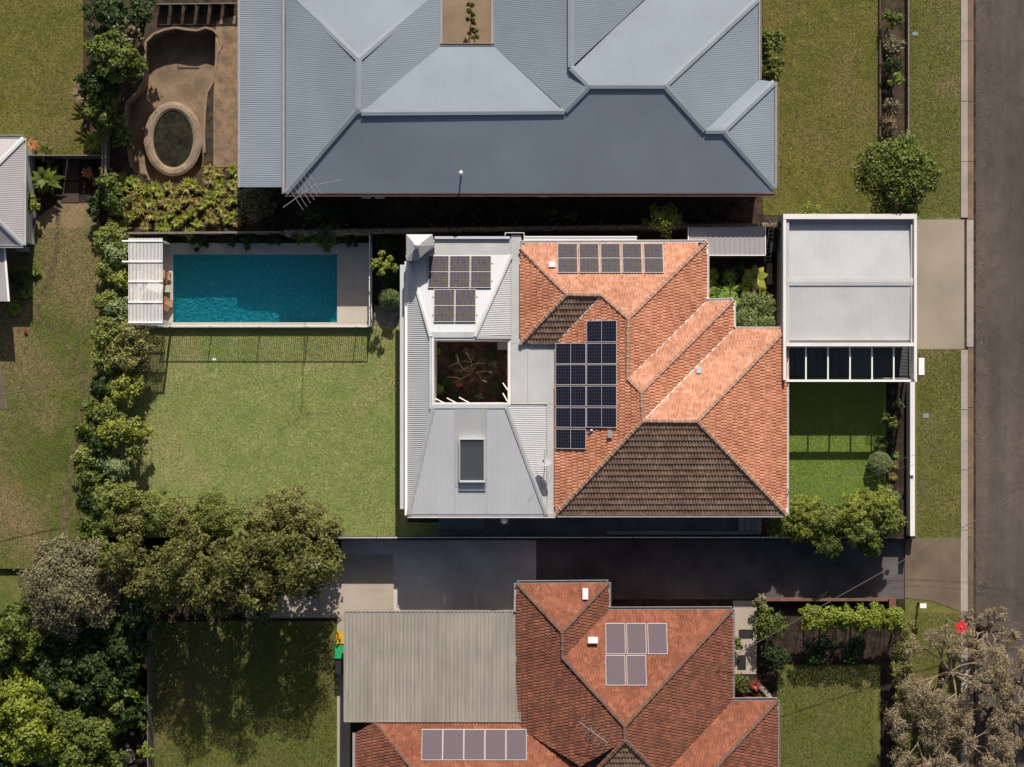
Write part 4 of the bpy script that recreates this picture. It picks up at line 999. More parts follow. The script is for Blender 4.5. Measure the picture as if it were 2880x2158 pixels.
lnb = P(1532, 1266, 4.5); MB().tube([dc - nrm * .05 - ww_ * .2, lnb], .012, 6).build('arm', M['steel'], g); MB().box(tuple(lnb), (.09, .09, .1)).build('receiver', M['dish'], g)
mb = MB()
for x, y in ((1486, 1283), (1484, 1410), (1560, 1300), (1517, 1447)): mb.tube([base + Vector((0, .1, .3)), P(x, y, 3.35)], .006, 4)
for a in (0.6, 2.6, 4.6): mb.tube([base + Vector((0, .05, .25)), base + Vector((.22 * math.cos(a), .22 * math.sin(a), -.02))], .01, 5)
mb.build('stay_wires', M['steel'], g)
# whirlybird ventilator below the eave
c = P(1418, 1463, 2.9); g = empty('turbine_vent', (c.x, c.y, 0), 'round silver flue cowl standing just below the metal roof gutter', 'vent')
MB().lathe((c.x, c.y, 0), [(.09, 0), (.09, 2.75)], 14).build('pipe', M['steel'], g)
MB().lathe((c.x, c.y, 2.7), [(.1, 0), (.17, .06), (.2, .15), (.17, .24), (.08, .29), (.01, .3)], 24).build('cowl', M['steel'], g, True)
mb = MB()
for k in range(16):
    a = 2 * math.pi * k / 16; mb.box((c.x + .195 * math.cos(a), c.y + .195 * math.sin(a), 2.85), (.05, .006, .16), a + .5)
mb.build('vanes', M['steel'], g)
# dark slatted grate and steps on the side path
g = empty('drain_grate', P(1297, 1473, .03), 'dark slatted metal grate let into the side path', 'grate')
mb = MB()
for k in range(11):
    y = 1458 + 3 * k; mb.beam(P(1237, y, .06), P(1359, y, .06), .03, .03)
mb.build('bars', M['nflash'], g); mb = MB()
for x in (1236, 1360): mb.beam(P(x, 1456, .06), P(x, 1490, .06), .04, .04)
mb.build('frame', M['nflash'], g)
st = empty('side_steps', P(2110, 1475, 0), 'concrete steps at the street end of the side path', 'steps')
for k in range(4): MB().rect(2078 + 16 * k, 1452, 2093.4 + 16 * k, 1494, -.8, .02 + .0 - .14 * k + .42).build('step', M['paver_step'], st)
o = MB().rect(1708, 1494.5, 2141, 1504, -.8, .3).build('low_path_wall', M['paver_step']); tag(o, 'low grey concrete kerb wall along the side path', 'wall')
fence_b = empty('boundary_fence', P(1600, 1512, 0), 'thin grey metal fence between the side path and the driveway', 'fence')
xa = 940
for k in range(13):
    x = xa + k * 120; MB().beam(P(x, 1512, .15), P(x + 121, 1512, .15), .035, 1.95).build('panel', M['steel_dark'], fence_b)
    MB().beam(P(x, 1512, 1.14), P(x + 118, 1512, 1.14), .06, .04).build('rail', M['conc_grey'], fence_b)

# ================================================================== GARAGE AND OPEN FRAME AT THE STREET
gar = empty('garage', P(2390, 790, 0), 'white framed street garage with pale ribbed gable roof inside a parapet', 'garage')
zg = 3.5; mb = MB(); mb.rect(2203, 602, 2579, 616, 0, zg); mb.build('parapet', M['render'], gar)
MB().rect(2203, 616.5, 2211, 1069, 2.9, zg - .02).build('parapet', M['render'], gar)
MB().rect(2571, 616.5, 2579, 1069, 2.7, zg).build('parapet', M['render'], gar)
MB().rect(2211.5, 964, 2570.5, 974, 0, zg - .01).build('parapet', M['render'], gar)
ga, gb, gc, gd = P(2219, 632, 3.05), P(2562, 632, 3.05), P(2562, 793, 3.32), P(2219, 793, 3.32)
mb = MB(); corrugated(mb, [ga, gb, gc, gd], 'N', .082, .010); ge, gf = P(2562, 957, 3.12), P(2219, 957, 3.12); corrugated(mb, [gd, gc, ge, gf], 'S', .082, .010)
gr = mb.build('garage_roof', plain('garage roof sheet', (.52, .515, .51), .45, .06, .7, spec=.35), gar)
mb = MB(); mb.roofcap(P(2213, 793, 3.35), P(2568, 793, 3.35), .36, .03); mb.build('ridge_cap', M['surfmist_flat'], gr)
mb = MB(); mb.rect(2211.5, 616.8, 2219.5, 963, 3.1, 3.36); mb.rect(2562, 632, 2566, 963, 3.1, 3.34); mb.build('side_flashing', M['surfmist_flat'], gr)
MB().rect(2211.5, 616.6, 2570.8, 632, 2.85, 2.9).build('box_gutter', M['surfmist'], gr)
MB().rect(2219, 957, 2562, 963.5, 2.9, 2.98).build('rear_gutter', M['surfmist'], gr)
MB().rect(2211, 618, 2219, 962, 0, 3.05).build('wall', M['render'], gar); MB().rect(2213, 620, 2568, 624, 0, 2.8).build('wall', M['render'], gar)
for k in range(5): MB().rect(2568.5, 640, 2573, 955, -.7 + .66 * k, -.7 + .65 * (k + 1), zr=2.6).build('door_panel', M['plastic_white'], gar)
fr = empty('entry_pergola', P(2390, 1023, 0), 'open white beam frame over the dark entry steps beside the garage', 'pergola'); zb = 3.1
MB().rect(2211.5, 1068, 2579, 1074, zb - .25, zb).build('beam', M['white'], fr)
for x in (2267, 2329, 2391, 2453, 2514):
    a = P(x, 974.5, zb); b = P(x, 1068, zb); MB().beam((a.x, a.y, zb - .06), (b.x, b.y, zb - .06), .065, .1).build('rafter', M['white'], fr)
for x, y in ((2214, 1071), (2575, 1071)):
    p = P(x, y, zb - .3); MB().box((p.x, p.y, (zb - .3) / 2), (.1, .1, zb - .3)).build('post', M['white'], fr)
gs = empty('slatted_gate', P(2560, 1023, 0), 'charcoal slatted gate screen under the street end of the beam frame', 'gate')
for k in range(22):
    y = 978 + 4.1 * k; a = P(2556, y, 2.2); MB().box((a.x, a.y, 1.0), (.03, .03, 2.3)).build('slat', M['black_gate'], gs)
for zz in (.1, 2.1): MB().beam(P(2556, 976, zz), P(2556, 1067, zz), .04, .05).build('rail', M['black_gate'], gs)
g = empty('slatted_screen', P(2530, 1067, 1.2), 'pale upright batten screen beside the beam at the street corner', 'screen')
for k in range(24):
    a = P(2486 + 3.6 * k, 1064, 2.6); MB().box((a.x, a.y, 1.5), (.025, .04, 2.3)).build('batten', M['render'] if k % 1 == 0 else M['white'], g)
es = empty('entry_steps', P(2290, 1020, 0), 'dark broad steps under the open beam frame', 'steps')
for k in range(8): MB().rect(2214 + 21 * k, 978, 2234.2 + 21 * k, 1058, 0, .34 - .04 * k).build('tread', M['paver_step'] if False else plain('charcoal step paving', (.10, .10, .105), .85, .15, 1.2) if k == 0 else bpy.data.materials['charcoal step paving'], es)
o = MB().rect(2560, 1074.5, 2573.5, 1508, -.8, .85).build('front_wall', M['render']); tag(o, 'off white rendered wall along the street side of the front lawn', 'wall')
g = empty('letterbox', P(2566, 1336, .8), 'small white letterbox notch in the front wall', 'letterbox')
MB().rect(2560, 1331, 2571, 1337, .86, 1.0).build('box', M['white'], g); MB().rect(2557, 1333, 2562, 1336, .9, .95).build('flap', M['steel_dark'], g)
o = MB().rect(2584, 1007, 2600, 1055, zR - .05, zR + .05).build('service_pit', M['plastic_white']); tag(o, 'pale concrete service pit lid on the verge beside the garage', 'pit lid')
o = MB().rect(2596, 1163, 2612, 1176, zR - .05, zR + .03).build('water_meter', M['nflash']); tag(o, 'small bluish meter lid in the grass of the front verge', 'meter lid')
o = MB().rect(2566, 90, 2582, 100, zR - .05, zR + .03).build('water_meter', M['nflash']); tag(o, 'small bluish meter lid in the grass of the northern verge', 'meter lid')

# ================================================================== GARDEN SHED
shd = empty('garden_shed', P(2045, 680, 0), 'grey metal garden shed with a ribbed flat roof beside the tile roof', 'shed')
a, b, c_, d = P(1937, 640, 2.82), P(2151, 638, 2.82), P(2151, 717, 2.88), P(1937, 717, 2.88)
mb = MB(); corrugated(mb, [a, b, c_, d], 'S', .24, .012, prof='rib', sub=10); sr = mb.build('roof', M['shed'], shd)
mb = MB(); mb.beam(P(1937, 718.5, 2.88), P(2153, 718.5, 2.88), .04, .06); mb.beam(P(2152.5, 638, 2.84), P(2152.5, 718.5, 2.9), .04, .06); mb.beam(P(1936, 640, 2.84), P(1936, 718, 2.9), .04, .06); mb.build('trim', M['white'], sr)
MB().rect(1942, 642, 2147, 714, 0, 2.78).build('wall', M['shed'], shd)
ld = empty('ladder', P(2167, 700, 0), 'aluminium ladder leaning in the gap between shed and garage', 'ladder')
p0, p1, q0, q1 = P(2150, 738, .1), P(2164, 640, 1.6), P(2165, 738, .1), P(2176, 640, 1.6)
MB().beam(p0, p1, .03, .06).build('side_rail', M['alu'], ld); MB().beam(q0, q1, .03, .06).build('side_rail', M['alu'], ld)
for k in range(9): t = (k + .5) / 9; MB().beam(p0.lerp(p1, t), q0.lerp(q1, t), .03, .03).build('rung', M['alu'], ld)
o = MB().rect(2156, 740, 2172, 800, 0, .25).build('timber_plank', M['conc_pad']); tag(o, 'pale timber plank lying beside the banana plant', 'plank')
g = empty('storage_rack', P(2180, 690, 0), 'dark steel rack of stored bits in the gap beside the garage', 'rack')
for x in (2166, 2188):
    for y in (658, 708): a = P(x, y, 1.2); MB().box((a.x, a.y, .6), (.03, .03, 1.2)).build('leg', M['steel'], g)
for zz in (.4, 1.15): MB().rect(2166, 658, 2188, 708, zz, zz + .03).build('shelf', M['steel_dark'], g)
o = MB().rect(2193, 642, 2199, 646, 1.5, 1.7).build('tap_box', M['white']); tag(o, 'tiny white bracket fixed high on the garage wall', 'bracket')

# ================================================================== FENCES
bf = empty('boundary_fence', P(560, 655, 0), 'silvery timber fence with a pale cap rail behind the pool', 'fence')
for k in range(5):
    xa_, xb_ = 333 + 92 * k, 333 + 92 * (k + 1); ya_, yb_ = 656 - .6 * k, 656 - .6 * (k + 1)
    MB().beam(P(xa_, ya_, 1.62), P(xb_, yb_, 1.62), .10, .04).build('cap_rail', M['timber_grey'], bf)
me = MB().box((0, 0, .79), (.095, .02, 1.58)).build('tmp', M['timber_grey']).data; bpy.data.objects.remove(bpy.data.objects['tmp'])
A = P(333, 656, 1.6); B = P(793, 653, 1.6); n = 80
for k in range(n):
    p = A.lerp(B, (k + .5) / n); o = link('paling', me, bf); o.location = Vector((p.x, p.y, 0)) - origin(bf)
br = empty('brush_fence', P(1500, 645, 0), 'long brushwood fence behind the main house', 'fence')
def brush(x0, y0, x1, y1, h, w=.15):
    A = P(x0, y0, h); B = P(x1, y1, h); mb = MB(); prof = [(-w / 2, 0), (-w / 2, h * .96), (-w * .25, h), (w * .25, h), (w / 2, h * .96), (w / 2, 0)]
    n = int((B - A).length / .12); vs = []; fs = []
    for k in range(n + 1):
        p = A.lerp(B, k / n)
        for dy, z in prof: vs.append((p.x, p.y + dy * rnd.uniform(.8, 1.3), z * rnd.uniform(.985, 1.015) if z else 0))
    for k in range(n):
        for i in range(5): fs.append((k * 6 + i, (k + 1) * 6 + i, (k + 1) * 6 + i + 1, k * 6 + i + 1))
    mb.add(vs, fs); mb.build('brush_panel', M['brush'], br)
brush(800, 655, 1130, 648, 1.75, .2); brush(1130, 648, 1490, 643, 1.75, .2); brush(1490, 643, 1800, 639, 1.75, .2); brush(1800, 639, 2195, 634, 1.75, .2)
mb = MB()
A = P(800, 652, 1.7); B = P(2195, 631, 1.7); nt_ = 5200; tt = rng.random(nt_); p = np.outer(1 - tt, np.array(A)) + np.outer(tt, np.array(B)); p[:, 1] += rng.uniform(-.13, .09, nt_); p[:, 2] = 1.62 + rng.random(nt_) * .16
nr = unit(rng.normal(size=(nt_, 3)) * .4 + np.array([0, .2, .9])); V, F, Tt = leaf_quads(p, nr, .16, .014, rng.random(nt_))
o = npmesh('twigs', V, F, leafmat('brush twig', (.12, .085, .05), (.38, .31, .2), 0), br, Tt); o['kind'] = 'stuff'
for k in range(12):
    x = 860 + 118 * k; MB().box(tuple(P(x, 638 - .016 * (x - 860) * .4, 0.9)), (.07, .07, 1.9)).build('post', M['timber_grey'], br)
fw = empty('boundary_fence', P(297, 450, 0), 'grey timber side fence beside the drained pool', 'fence')
for k in range(4): MB().beam(P(297, 345 + 57 * k, .8), P(297, 400 + 57 * k, .8), .05, 1.6).build('panel', M['timber_grey'], fw); MB().beam(P(297, 345 + 57 * k, 1.62), P(297, 401 + 57 * k, 1.62), .1, .04).build('rail', M['timber_grey'], fw)
fw = empty('boundary_fence', P(180, 441, 0), 'dark timber fence between the two western gardens', 'fence')
for k in range(4): MB().beam(P(70 + 56 * k, 442, .7), P(124 + 56 * k, 442, .7), .05, 1.4).build('panel', M['timber_grey'], fw)
fn = empty('boundary_fence', P(560, 12, 0), 'low rear fence with pale rail above the drained pool', 'fence')
MB().beam(P(440, 12, .75), P(676, 9, .75), .05, .06).build('rail', M['timber_grey'], fn)
for k in range(7): MB().beam(P(447 + 37 * k, 13, .35), P(472 + 37 * k, 13, .35), .04, .7).build('panel', M['steel_dark'], fn); p = P(442 + 37 * k, 12, .75); MB().box((p.x, p.y, .37), (.09, .09, .74)).build('post', M['timber_grey'], fn)
fs_ = empty('boundary_fence', P(425, 1900, zS), 'plain steel fence along the left side of the southern back lawn', 'fence')
for k in range(6): MB().beam(P(424, 1745 + 100 * k, zS + .8), P(424, 1843 + 100 * k, zS + .8), .04, 1.6).build('panel', M['timber_grey'], fs_)
for x, nm_ in ((2473, 'inner'), (2553, 'outer')):
    fx = empty('garden_edging', P(x, 200, 0), '%s low timber edging of the long northern garden strip' % nm_, 'edging')
    for k in range(4): MB().beam(P(x, -100 + 172 * k, .0), P(x, 70 + 172 * k, .0), .08, .5).build('sleeper', M['timber_grey'] if nm_ == 'outer' else M['bark'], fx)
fx = empty('brick_fence', P(2330, 1686, zS), 'low red brick wall between driveway and southern front garden', 'wall')
MB().rect(2150, 1684, 2500, 1690, zS, zS + .6).build('wall', M['brick'], fx); MB().rect(2149, 1683, 2501, 1691, zS + .6, zS + .66).build('coping', M['sridge'], fx)
MB().rect(2501, 1686, 2520, 1712, zS, zS + .9).build('pier', M['brick'], fx)

# ================================================================== NORTHERN HOUSE, blue grey metal
nh = empty('house', P(1440, 240, 0), 'large blue grey metal roofed house along the top with many hips', 'house')
TN = .40; zn = 4.25; ye = 541
def hz(py, base=zn, pe=ye, axis=1):      # roof height over a pixel row, rising from the south eave
    z = base
    for _ in range(20):
        a = (CY - py) * K * (H - z) / H; b = (CY - pe) * K * (H - base) / H; z = base + TN * abs(a - b)
    return z
def nv(x, y, z): return P(x, y, z)
za, zb_, zc_, ze2 = hz(306), hz(315), hz(241), hz(368)
S0, S1 = nv(803, 543, zn), nv(2178, 530, zn)
a1, a2, b2, c1, c2, d1, d2 = nv(1007, 306, za), nv(1016, 317, zb_), nv(1588, 313, zb_), nv(1658, 241, zc_), nv(1870, 241, zc_), nv(1984, 368, ze2), nv(2035, 368, ze2)
nr_ = MB(); pS = [S0, S1, d2, d1, c2, c1, b2, a2, a1]; cS = fit(pS, 1)
onS = lambda p: Vector((p.x, p.y, cS[0] + cS[1] * p.y))
def strip(poly, dn_, cg=None): corrugated(nr_, poly, dn_, .09, .0045, cg=cg, sub=5)
def dropS(p): return Vector((p.x, S0.y, zn))
for poly in ([S0, dropS(a1), a1], [dropS(a1), dropS(a2), a2, a1], [dropS(a2), dropS(b2), b2, a2], [dropS(b2), dropS(c1), c1, b2], [dropS(c1), dropS(c2), c2, c1], [dropS(c2), dropS(d1), d1, c2], [dropS(d1), dropS(d2), d2, d1], [dropS(d2), Vector((S1.x, S0.y, zn)), d2]):
    strip(poly, 'S', cS)
apx = nv(1009, 166, za); yt = -420
w1 = (0, *fit([nv(803, 300, zn), a1, apx], 0)); e1 = (0, *fit([nv(1240, 130, zn), apx, a1], 0))
wt = nv(829, -10, zn + .1)
strip([S0, a1, apx, nv(829, -2, zn)], 'W', w1[1:]) ; strip([S0, nv(829, -2, zn), nv(803, yt, zn)], 'W', w1[1:]) if False else None
top_l = nv(803, -30, zn)
strip([nv(803, -30, zn), nv(829, -2, zn), S0], 'W', w1[1:])
strip([apx, a1, a2, nv(1238, 129, zn), nv(1240, -30, zn), nv(1230, -22, zn)], 'E', e1[1:])
nf1 = [apx, nv(1240, -30, zn), nv(803, -30, zn)]; strip([apx, nv(1238, -26, zn), nv(806, -26, zn)], 'N')
ncf = [nv(1238, 129, zn), nv(1388, 129, zn), b2, a2]; strip(ncf, 'N')
rt_ = nv(1606, 190, hz(241) - .15)
wf = (0, *fit([nv(1389, 60, zn), b2, rt_, c1], 0))
strip([nv(1388, 129, zn), b2, rt_, nv(1606, -60, rt_.z), nv(1389, -60, zn)], 'W', wf[1:]); strip([b2, c1, rt_], 'W', wf[1:])
g1 = (0, *fit([nv(1606, 0, rt_.z), rt_, nv(1813, 0, zn)], 0)); strip([rt_, nv(1820, -8, zn), nv(1606, -60, rt_.z)], 'E', g1[1:])
strip([rt_, c1, c2, nv(2131, -2, zn), nv(1818, -2, zn)], 'N')
ef = (0, *fit([c2, nv(2131, 0, zn), nv(2133, 222, zn), d1], 0)); strip([c2, nv(2132, -2, zn), nv(2134, 224, zn), d1], 'E', ef[1:])
strip([d1, nv(2134, 224, zn), nv(2178, 231, zn), d2], 'N'); strip([d2, nv(2178, 231, zn), S1], 'E')
nro = nr_.build('metal_roof', M['nroof'], nh)
mb = MB(); u = Vector((0, 0, .03))
for a, b in ((S0, a1), (a1, apx), (a1, a2), (a2, b2), (b2, c1), (c1, c2), (c2, d1), (d1, d2), (d2, S1), (c2, nv(2131, -2, zn)), (d2, nv(2178, 231, zn)), (apx, nv(826, -10, zn)), (apx, nv(1215, -10, zn)), (rt_, nv(1606, -60, rt_.z)), (rt_, c1)):
    mb.roofcap(a + u, b + u, .3, .05)
mb.build('ridge_flashing', M['nflash'], nro)
lt = MB(); zl = 3.7
corrugated(lt, [nv(676, -40, zl), nv(796, -40, zl + .18), nv(796, 527, zl + .18), nv(676, 527, zl)], 'W', .09, .006, sub=5); lt.build('lean_to_roof', M['nroof'], nh)
gutter([(nv(2180, 545, zn - .03), nv(801, 545, zn - .03))], M['gutter_red'], nh); gutter([(nv(801, 545, zn), nv(801, -30, zn)), (nv(1238, -30, zn), nv(1238, 130, zn)), (nv(1390, 130, zn), nv(1390, -30, zn))], M['gutter_grey'], nh)
gutter([(nv(2134, -30, zn), nv(2134, 224, zn)), (nv(2180, 231, zn), nv(2180, 530, zn)), (nv(676, 527, zl), nv(676, -30, zl)), (nv(1239, 130, zn), nv(1389, 130, zn))], M['gutter_grey'], nh)
for (x0, y0, x1, y1) in ((820, -60, 1222, 515), (1222, 150, 1405, 515), (1405, -60, 2112, 515), (2112, 250, 2160, 515)):
    MB().rect(x0, y0, x1, y1, 0, zn - .12, zr=zn).build('wall', M['brick'], nh)
MB().rect(700, -30, 800, 505, 0, zl - .1, zr=zl).build('wall', M['render'], nh)
for x, y in ((1030, 549), (1068, 549), (1530, 545)):
    mb = MB(); p = P(x, y, 2.8); mb.box((p.x, p.y, 2.8), (.45, .3, .5)).build('window_hood', M['surfmist_flat'], nh)
pS_ = (1, *cS); c = PP(1297, 492, pS_)
g = empty('vent_pipe', c, 'thin pale vent pipe on the dark lower slope of the blue grey roof', 'vent pipe')
MB().lathe(c, [(.045, -.05), (.045, .55)], 10).build('pipe', M['steel'], g); MB().lathe(c + Vector((0, 0, .55)), [(.05, 0), (.11, .03), (.11, .1), (.02, .14)], 12).build('cowl', M['steel'], g)
# tv antenna at the corner
ab = P(868, 540, 4.6); g = empty('tv_antenna', ab, 'tall skeletal television antenna at the corner of the blue grey roof', 'antenna'); zt2 = 8.3
tp_ = P(868, 522, zt2); MB().tube([ab - Vector((0, 0, .3)), tp_], .022, 6).build('mast', M['antenna'], g)
b0, b1 = P(796, 584, zt2 - .1), P(890, 517, zt2 + .05); MB().tube([b0, b1], .015, 6).build('boom', M['antenna'], g)
MB().tube([P(888, 520, zt2), P(962, 506, zt2 + .2)], .015, 6).build('boom', M['antenna'], g)
for k in range(6):
    q = b0.lerp(b1, .38 + .12 * k); L = 1.25 - .05 * k; d = Vector((.62, -.95, 0)).normalized()
    MB().tube([q - d * L * .6, q + d * L * .5], .008, 5).build('element', M['antenna'], g)

# ================================================================== SOUTHERN HOUSE
sh = empty('house', P(1800, 1950, zS), 'aged red tile roofed house at the bottom with a beige patio roof', 'house')
zq = 2.3; Tq = .45
def sz(px0, px1): return zq + abs(px1 - px0) * K * Tq * .96
sv_ = P
k1, k2, k3, k4 = sv_(1454, 1641, zq), sv_(1711, 1639, zq), sv_(1711, 1715, zq), sv_(2059, 1714, zq)
zr1 = sz(1641, 1778); r1 = sv_(1581, 1778, zr1); r1b = sv_(1583, 1850, zr1); zr2 = zq + (2042 - 1715) * K * Tq * .9; r2 = sv_(1757, 2042, zr2); r2b = sv_(1758, 2083, zr2)
k5, k6 = sv_(2059, 1971, zq), sv_(2186, 1970, zq)
zr3 = zq + 186 * K * Tq; r3 = sv_(1872, 2170, zr3); r3b = sv_(2003, 2170, zr3)
ts = TiledRoof(sh, 300)
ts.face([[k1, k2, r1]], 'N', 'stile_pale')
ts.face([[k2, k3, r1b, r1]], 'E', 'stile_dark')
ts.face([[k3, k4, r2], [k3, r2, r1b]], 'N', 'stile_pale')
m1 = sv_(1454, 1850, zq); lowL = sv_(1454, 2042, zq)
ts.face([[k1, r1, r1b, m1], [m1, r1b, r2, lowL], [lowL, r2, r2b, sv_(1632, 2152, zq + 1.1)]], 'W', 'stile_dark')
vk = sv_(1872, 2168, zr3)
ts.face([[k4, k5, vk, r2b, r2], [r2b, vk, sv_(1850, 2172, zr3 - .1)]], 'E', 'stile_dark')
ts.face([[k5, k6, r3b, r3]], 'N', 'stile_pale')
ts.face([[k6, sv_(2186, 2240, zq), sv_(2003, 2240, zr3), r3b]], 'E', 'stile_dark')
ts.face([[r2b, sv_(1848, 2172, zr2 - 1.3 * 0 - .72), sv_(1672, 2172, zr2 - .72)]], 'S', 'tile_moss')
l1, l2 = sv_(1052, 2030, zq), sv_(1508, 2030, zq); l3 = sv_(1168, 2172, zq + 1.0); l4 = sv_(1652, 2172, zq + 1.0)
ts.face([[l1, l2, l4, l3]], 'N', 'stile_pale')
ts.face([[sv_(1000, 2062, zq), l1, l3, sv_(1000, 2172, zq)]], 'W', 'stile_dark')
sroof = ts.finish(M['under'])
ridge_tiles(sroof, [(k1, r1), (k2, r1), (r1, r1b), (r1b, r2), (k4, r2), (r2, r2b), (k6, r3b), (r2b, sv_(1848, 2172, zr2 - .72)), (r2b, sv_(1672, 2172, zr2 - .72)), (l1, l3)], M['sridge'], M['smortar'])
gutter([(k1 - dn, k2 - dn), (k2 - dn, k3 - dn), (k3 - dn, k4 - dn), (k4 - dn, k5 - dn), (k5 - dn, k6 - dn), (k6 - dn, sv_(2186, 2200, zq))], M['gutter_grey'], sh)
gutter([(sv_(1452, 1722, zq), k1 - dn), (sv_(999, 2172, zq), sv_(999, 2062, zq))], M['gutter_grey'], sh)
for (x0, y0, x1, y1) in ((1468, 1660, 1696, 1740), (1468, 1740, 2040, 2240), (2040, 1990, 2170, 2240), (1016, 2060, 1468, 2240)):
    MB().rect(x0, y0, x1, y1, zS, zq - .1, zr=zq).build('wall', M['brick'], sh)
pt_ = MB(); zpt = 2.15; p1_, p2_, p3_, p4_ = P(968, 1720, zpt), P(1496, 1720, zpt), P(1512, 2030, zpt + .28), P(968, 2030, zpt + .28)
corrugated(pt_, [p1_, p2_, p3_, p4_], 'N', .19, .016, prof='rib', sub=8); o = pt_.build('patio_roof', M['patio'], sh)
mb = MB()
for a, b in ((p1_, p2_), (p2_, p3_), (p3_, p4_), (p4_, p1_)): mb.beam(a - Vector((0, 0, .03)), b - Vector((0, 0, .03)), .05, .1)
mb.build('patio_trim', M['patio'], o)
for x, y in ((985, 1760), (985, 2010), (1200, 1760), (1430, 1760)):
    p = P(x, y, zpt); MB().box((p.x, p.y, (zpt + zS) / 2 - .06), (.09, .09, zpt - zS - .14)).build('post', M['white'], sh)
gs1 = (1, *fit([k3, k4, r2], 1)); gs2 = (1, *fit([l1, l2, l3], 1))
for i, nm_ in enumerate(('left', 'middle', 'right')):
    solar(1702 + 59 * i, 1752, 1759.5 + 59 * i, 1839, gs1, 'cell_mauve', 'mauve solar panel on the southern tile roof, upper row, %s one' % nm_, 'solar panels on the southern tile roof', rail=False)
for i, nm_ in enumerate(('left', 'right')):
    solar(1702 + 59 * i, 1842, 1759.5 + 59 * i, 1927, gs1, 'cell_mauve', 'mauve solar panel on the southern tile roof, lower row, %s one' % nm_, 'solar panels on the southern tile roof', rail=False)
for i in range(5):
    solar(1187 + 59.2 * i, 2050, 1244.5 + 59.2 * i, 2137, gs2, 'cell_mauve', 'mauve solar panel in the row below the patio roof, %s' % ('leftmost one', 'second from left', 'middle one', 'fourth from left', 'rightmost one')[i], 'solar panels below the patio roof', rail=False)
gk = (1, *fit([k1, k2, r1], 1))
roofbox('roof_vent', 1638, 1654, 1653, 1684, gk, .2, 'plastic_white', 'upright white vent near the top corner of the southern tile roof', 'vent')
roofbox('roof_vent', 1653, 1791, 1680, 1806, gs1, .35, 'plastic_white', 'white boxy vent with dark front left of the mauve panels', 'vent')
roofbox('roof_tile_patch', 1664, 1883, 1678, 1892, gs1, .02, 'smortar', 'small pale patch on the southern tiles below the boxy vent', 'patch')
# antenna on the southern roof
gw_ = P(1664, 2050, 4.2); g = empty('tv_antenna', gw_, 'flat many barred antenna lying over the dark southern tiles', 'antenna')
MB().tube([gw_ - Vector((0, 0, .6)), gw_ + Vector((0, 0, .8))], .02, 6).build('mast', M['steel'], g)
tA = gw_ + Vector((-.6, .45, .8)); tB = gw_ + Vector((.7, -.5, .8)); MB().tube([tA, tB], .014, 5).build('boom', M['steel'], g)
for k in range(7):
    q = tA.lerp(tB, k / 6); d = Vector((.5, .7, 0)).normalized(); MB().tube([q - d * .45, q + d * .45], .007, 4).build('element', M['steel'], g)
# wheelie bins by the patio
def bin_(x, y, lid, label):
    c = P(x, y, .25); g = empty('wheelie_bin', (c.x, c.y, zS), label, 'wheelie bin', 'wheelie bins beside the patio')
    MB().add([(c.x + sx * w, c.y + sy * w * 1.1, z) for z, w in ((zS + .08, .2), (zS + .95, .27)) for sx, sy in ((-1, -1), (1, -1), (1, 1), (-1, 1))], [(3, 2, 1, 0), (4, 5, 6, 7), (0, 1, 5, 4), (1, 2, 6, 5), (2, 3, 7, 6), (3, 0, 4, 7)]).build('body', M['steel_dark'], g)
    MB().prism([(c.x - .3, c.y - .33), (c.x + .3, c.y - .33), (c.x + .3, c.y + .33), (c.x - .3, c.y + .33)], zS + .96, zS + 1.02).build('lid', M[lid], g)
    for s in (-1, 1): MB().tube([(c.x + .2, c.y + s * .24, zS + .1), (c.x + .2, c.y + s * .3, zS + .1)], .1, 10).build('wheel', M['steel_dark'], g)
bin_(961, 1793, 'plastic_yellow', 'yellow lidded wheelie bin at the left edge of the patio'); bin_(958, 1834, 'plastic_green', 'green lidded wheelie bin at the left edge of the patio')
bin_(960, 1878, 'steel_dark', 'black wheelie bin below the green lidded one')
g = empty('spare_tyre', P(2106, 1960, zS), 'round dark tyre lying by the red flowers beside the southern house', 'tyre')
c = P(2106, 1960, zS); mb = MB(); pr_ = [(c.x + .28 * math.cos(a / 20 * 2 * math.pi), c.y + .28 * math.sin(a / 20 * 2 * math.pi), zS + .12) for a in range(21)]; mb.tube(pr_, .09, 8).build('tread', M['steel_dark'], g)

# ================================================================== WESTERN HOUSE (corner in view)
wh = empty('house', P(0, 540, 0), 'pale metal roofed house cut by the left edge of the picture', 'house')
zw1 = 2.9; wa, wb2 = P(67, 388, zw1), P(66, 690, zw1); rdg1, rdg2 = P(-85, 540, 4.1), P(-90, 540, 4.1)
mb = MB(); corrugated(mb, [wa, wb2, rdg1], 'E', .09, .006, sub=5); corrugated(mb, [P(-600, 388, zw1), wa, rdg1, P(-600, 540, 4.1)], 'N', .09, .006, sub=5); corrugated(mb, [P(-600, 690, zw1), wb2, rdg1, P(-600, 540, 4.1)], 'S', .09, .006, sub=5)
wr = mb.build('roof', M['wroof'], wh); mb = MB(); mb.roofcap(wa + u, rdg1 + u, .22, .04); mb.roofcap(wb2 + u, rdg1 + u, .22, .04); mb.build('ridge_flashing', M['surfmist_flat'], wr)
gutter([(P(-300, 387, zw1), wa), (wa, wb2), (wb2, P(-300, 690, zw1))], M['surfmist_flat'], wh)
MB().rect(-600, 402, 54, 676, 0, zw1 - .1, zr=zw1).build('wall', M['render'], wh)
mb = MB(); corrugated(mb, [P(-300, 690, 2.5), P(12, 690, 2.5), P(24, 848, 2.3), P(-300, 848, 2.3)], 'S', .09, .006); mb.build('verandah_roof', M['wroof'], wh); MB().beam(P(12, 690, 2.52), P(25, 848, 2.32), .1, .05).build('verandah_trim', M['white'], wh)
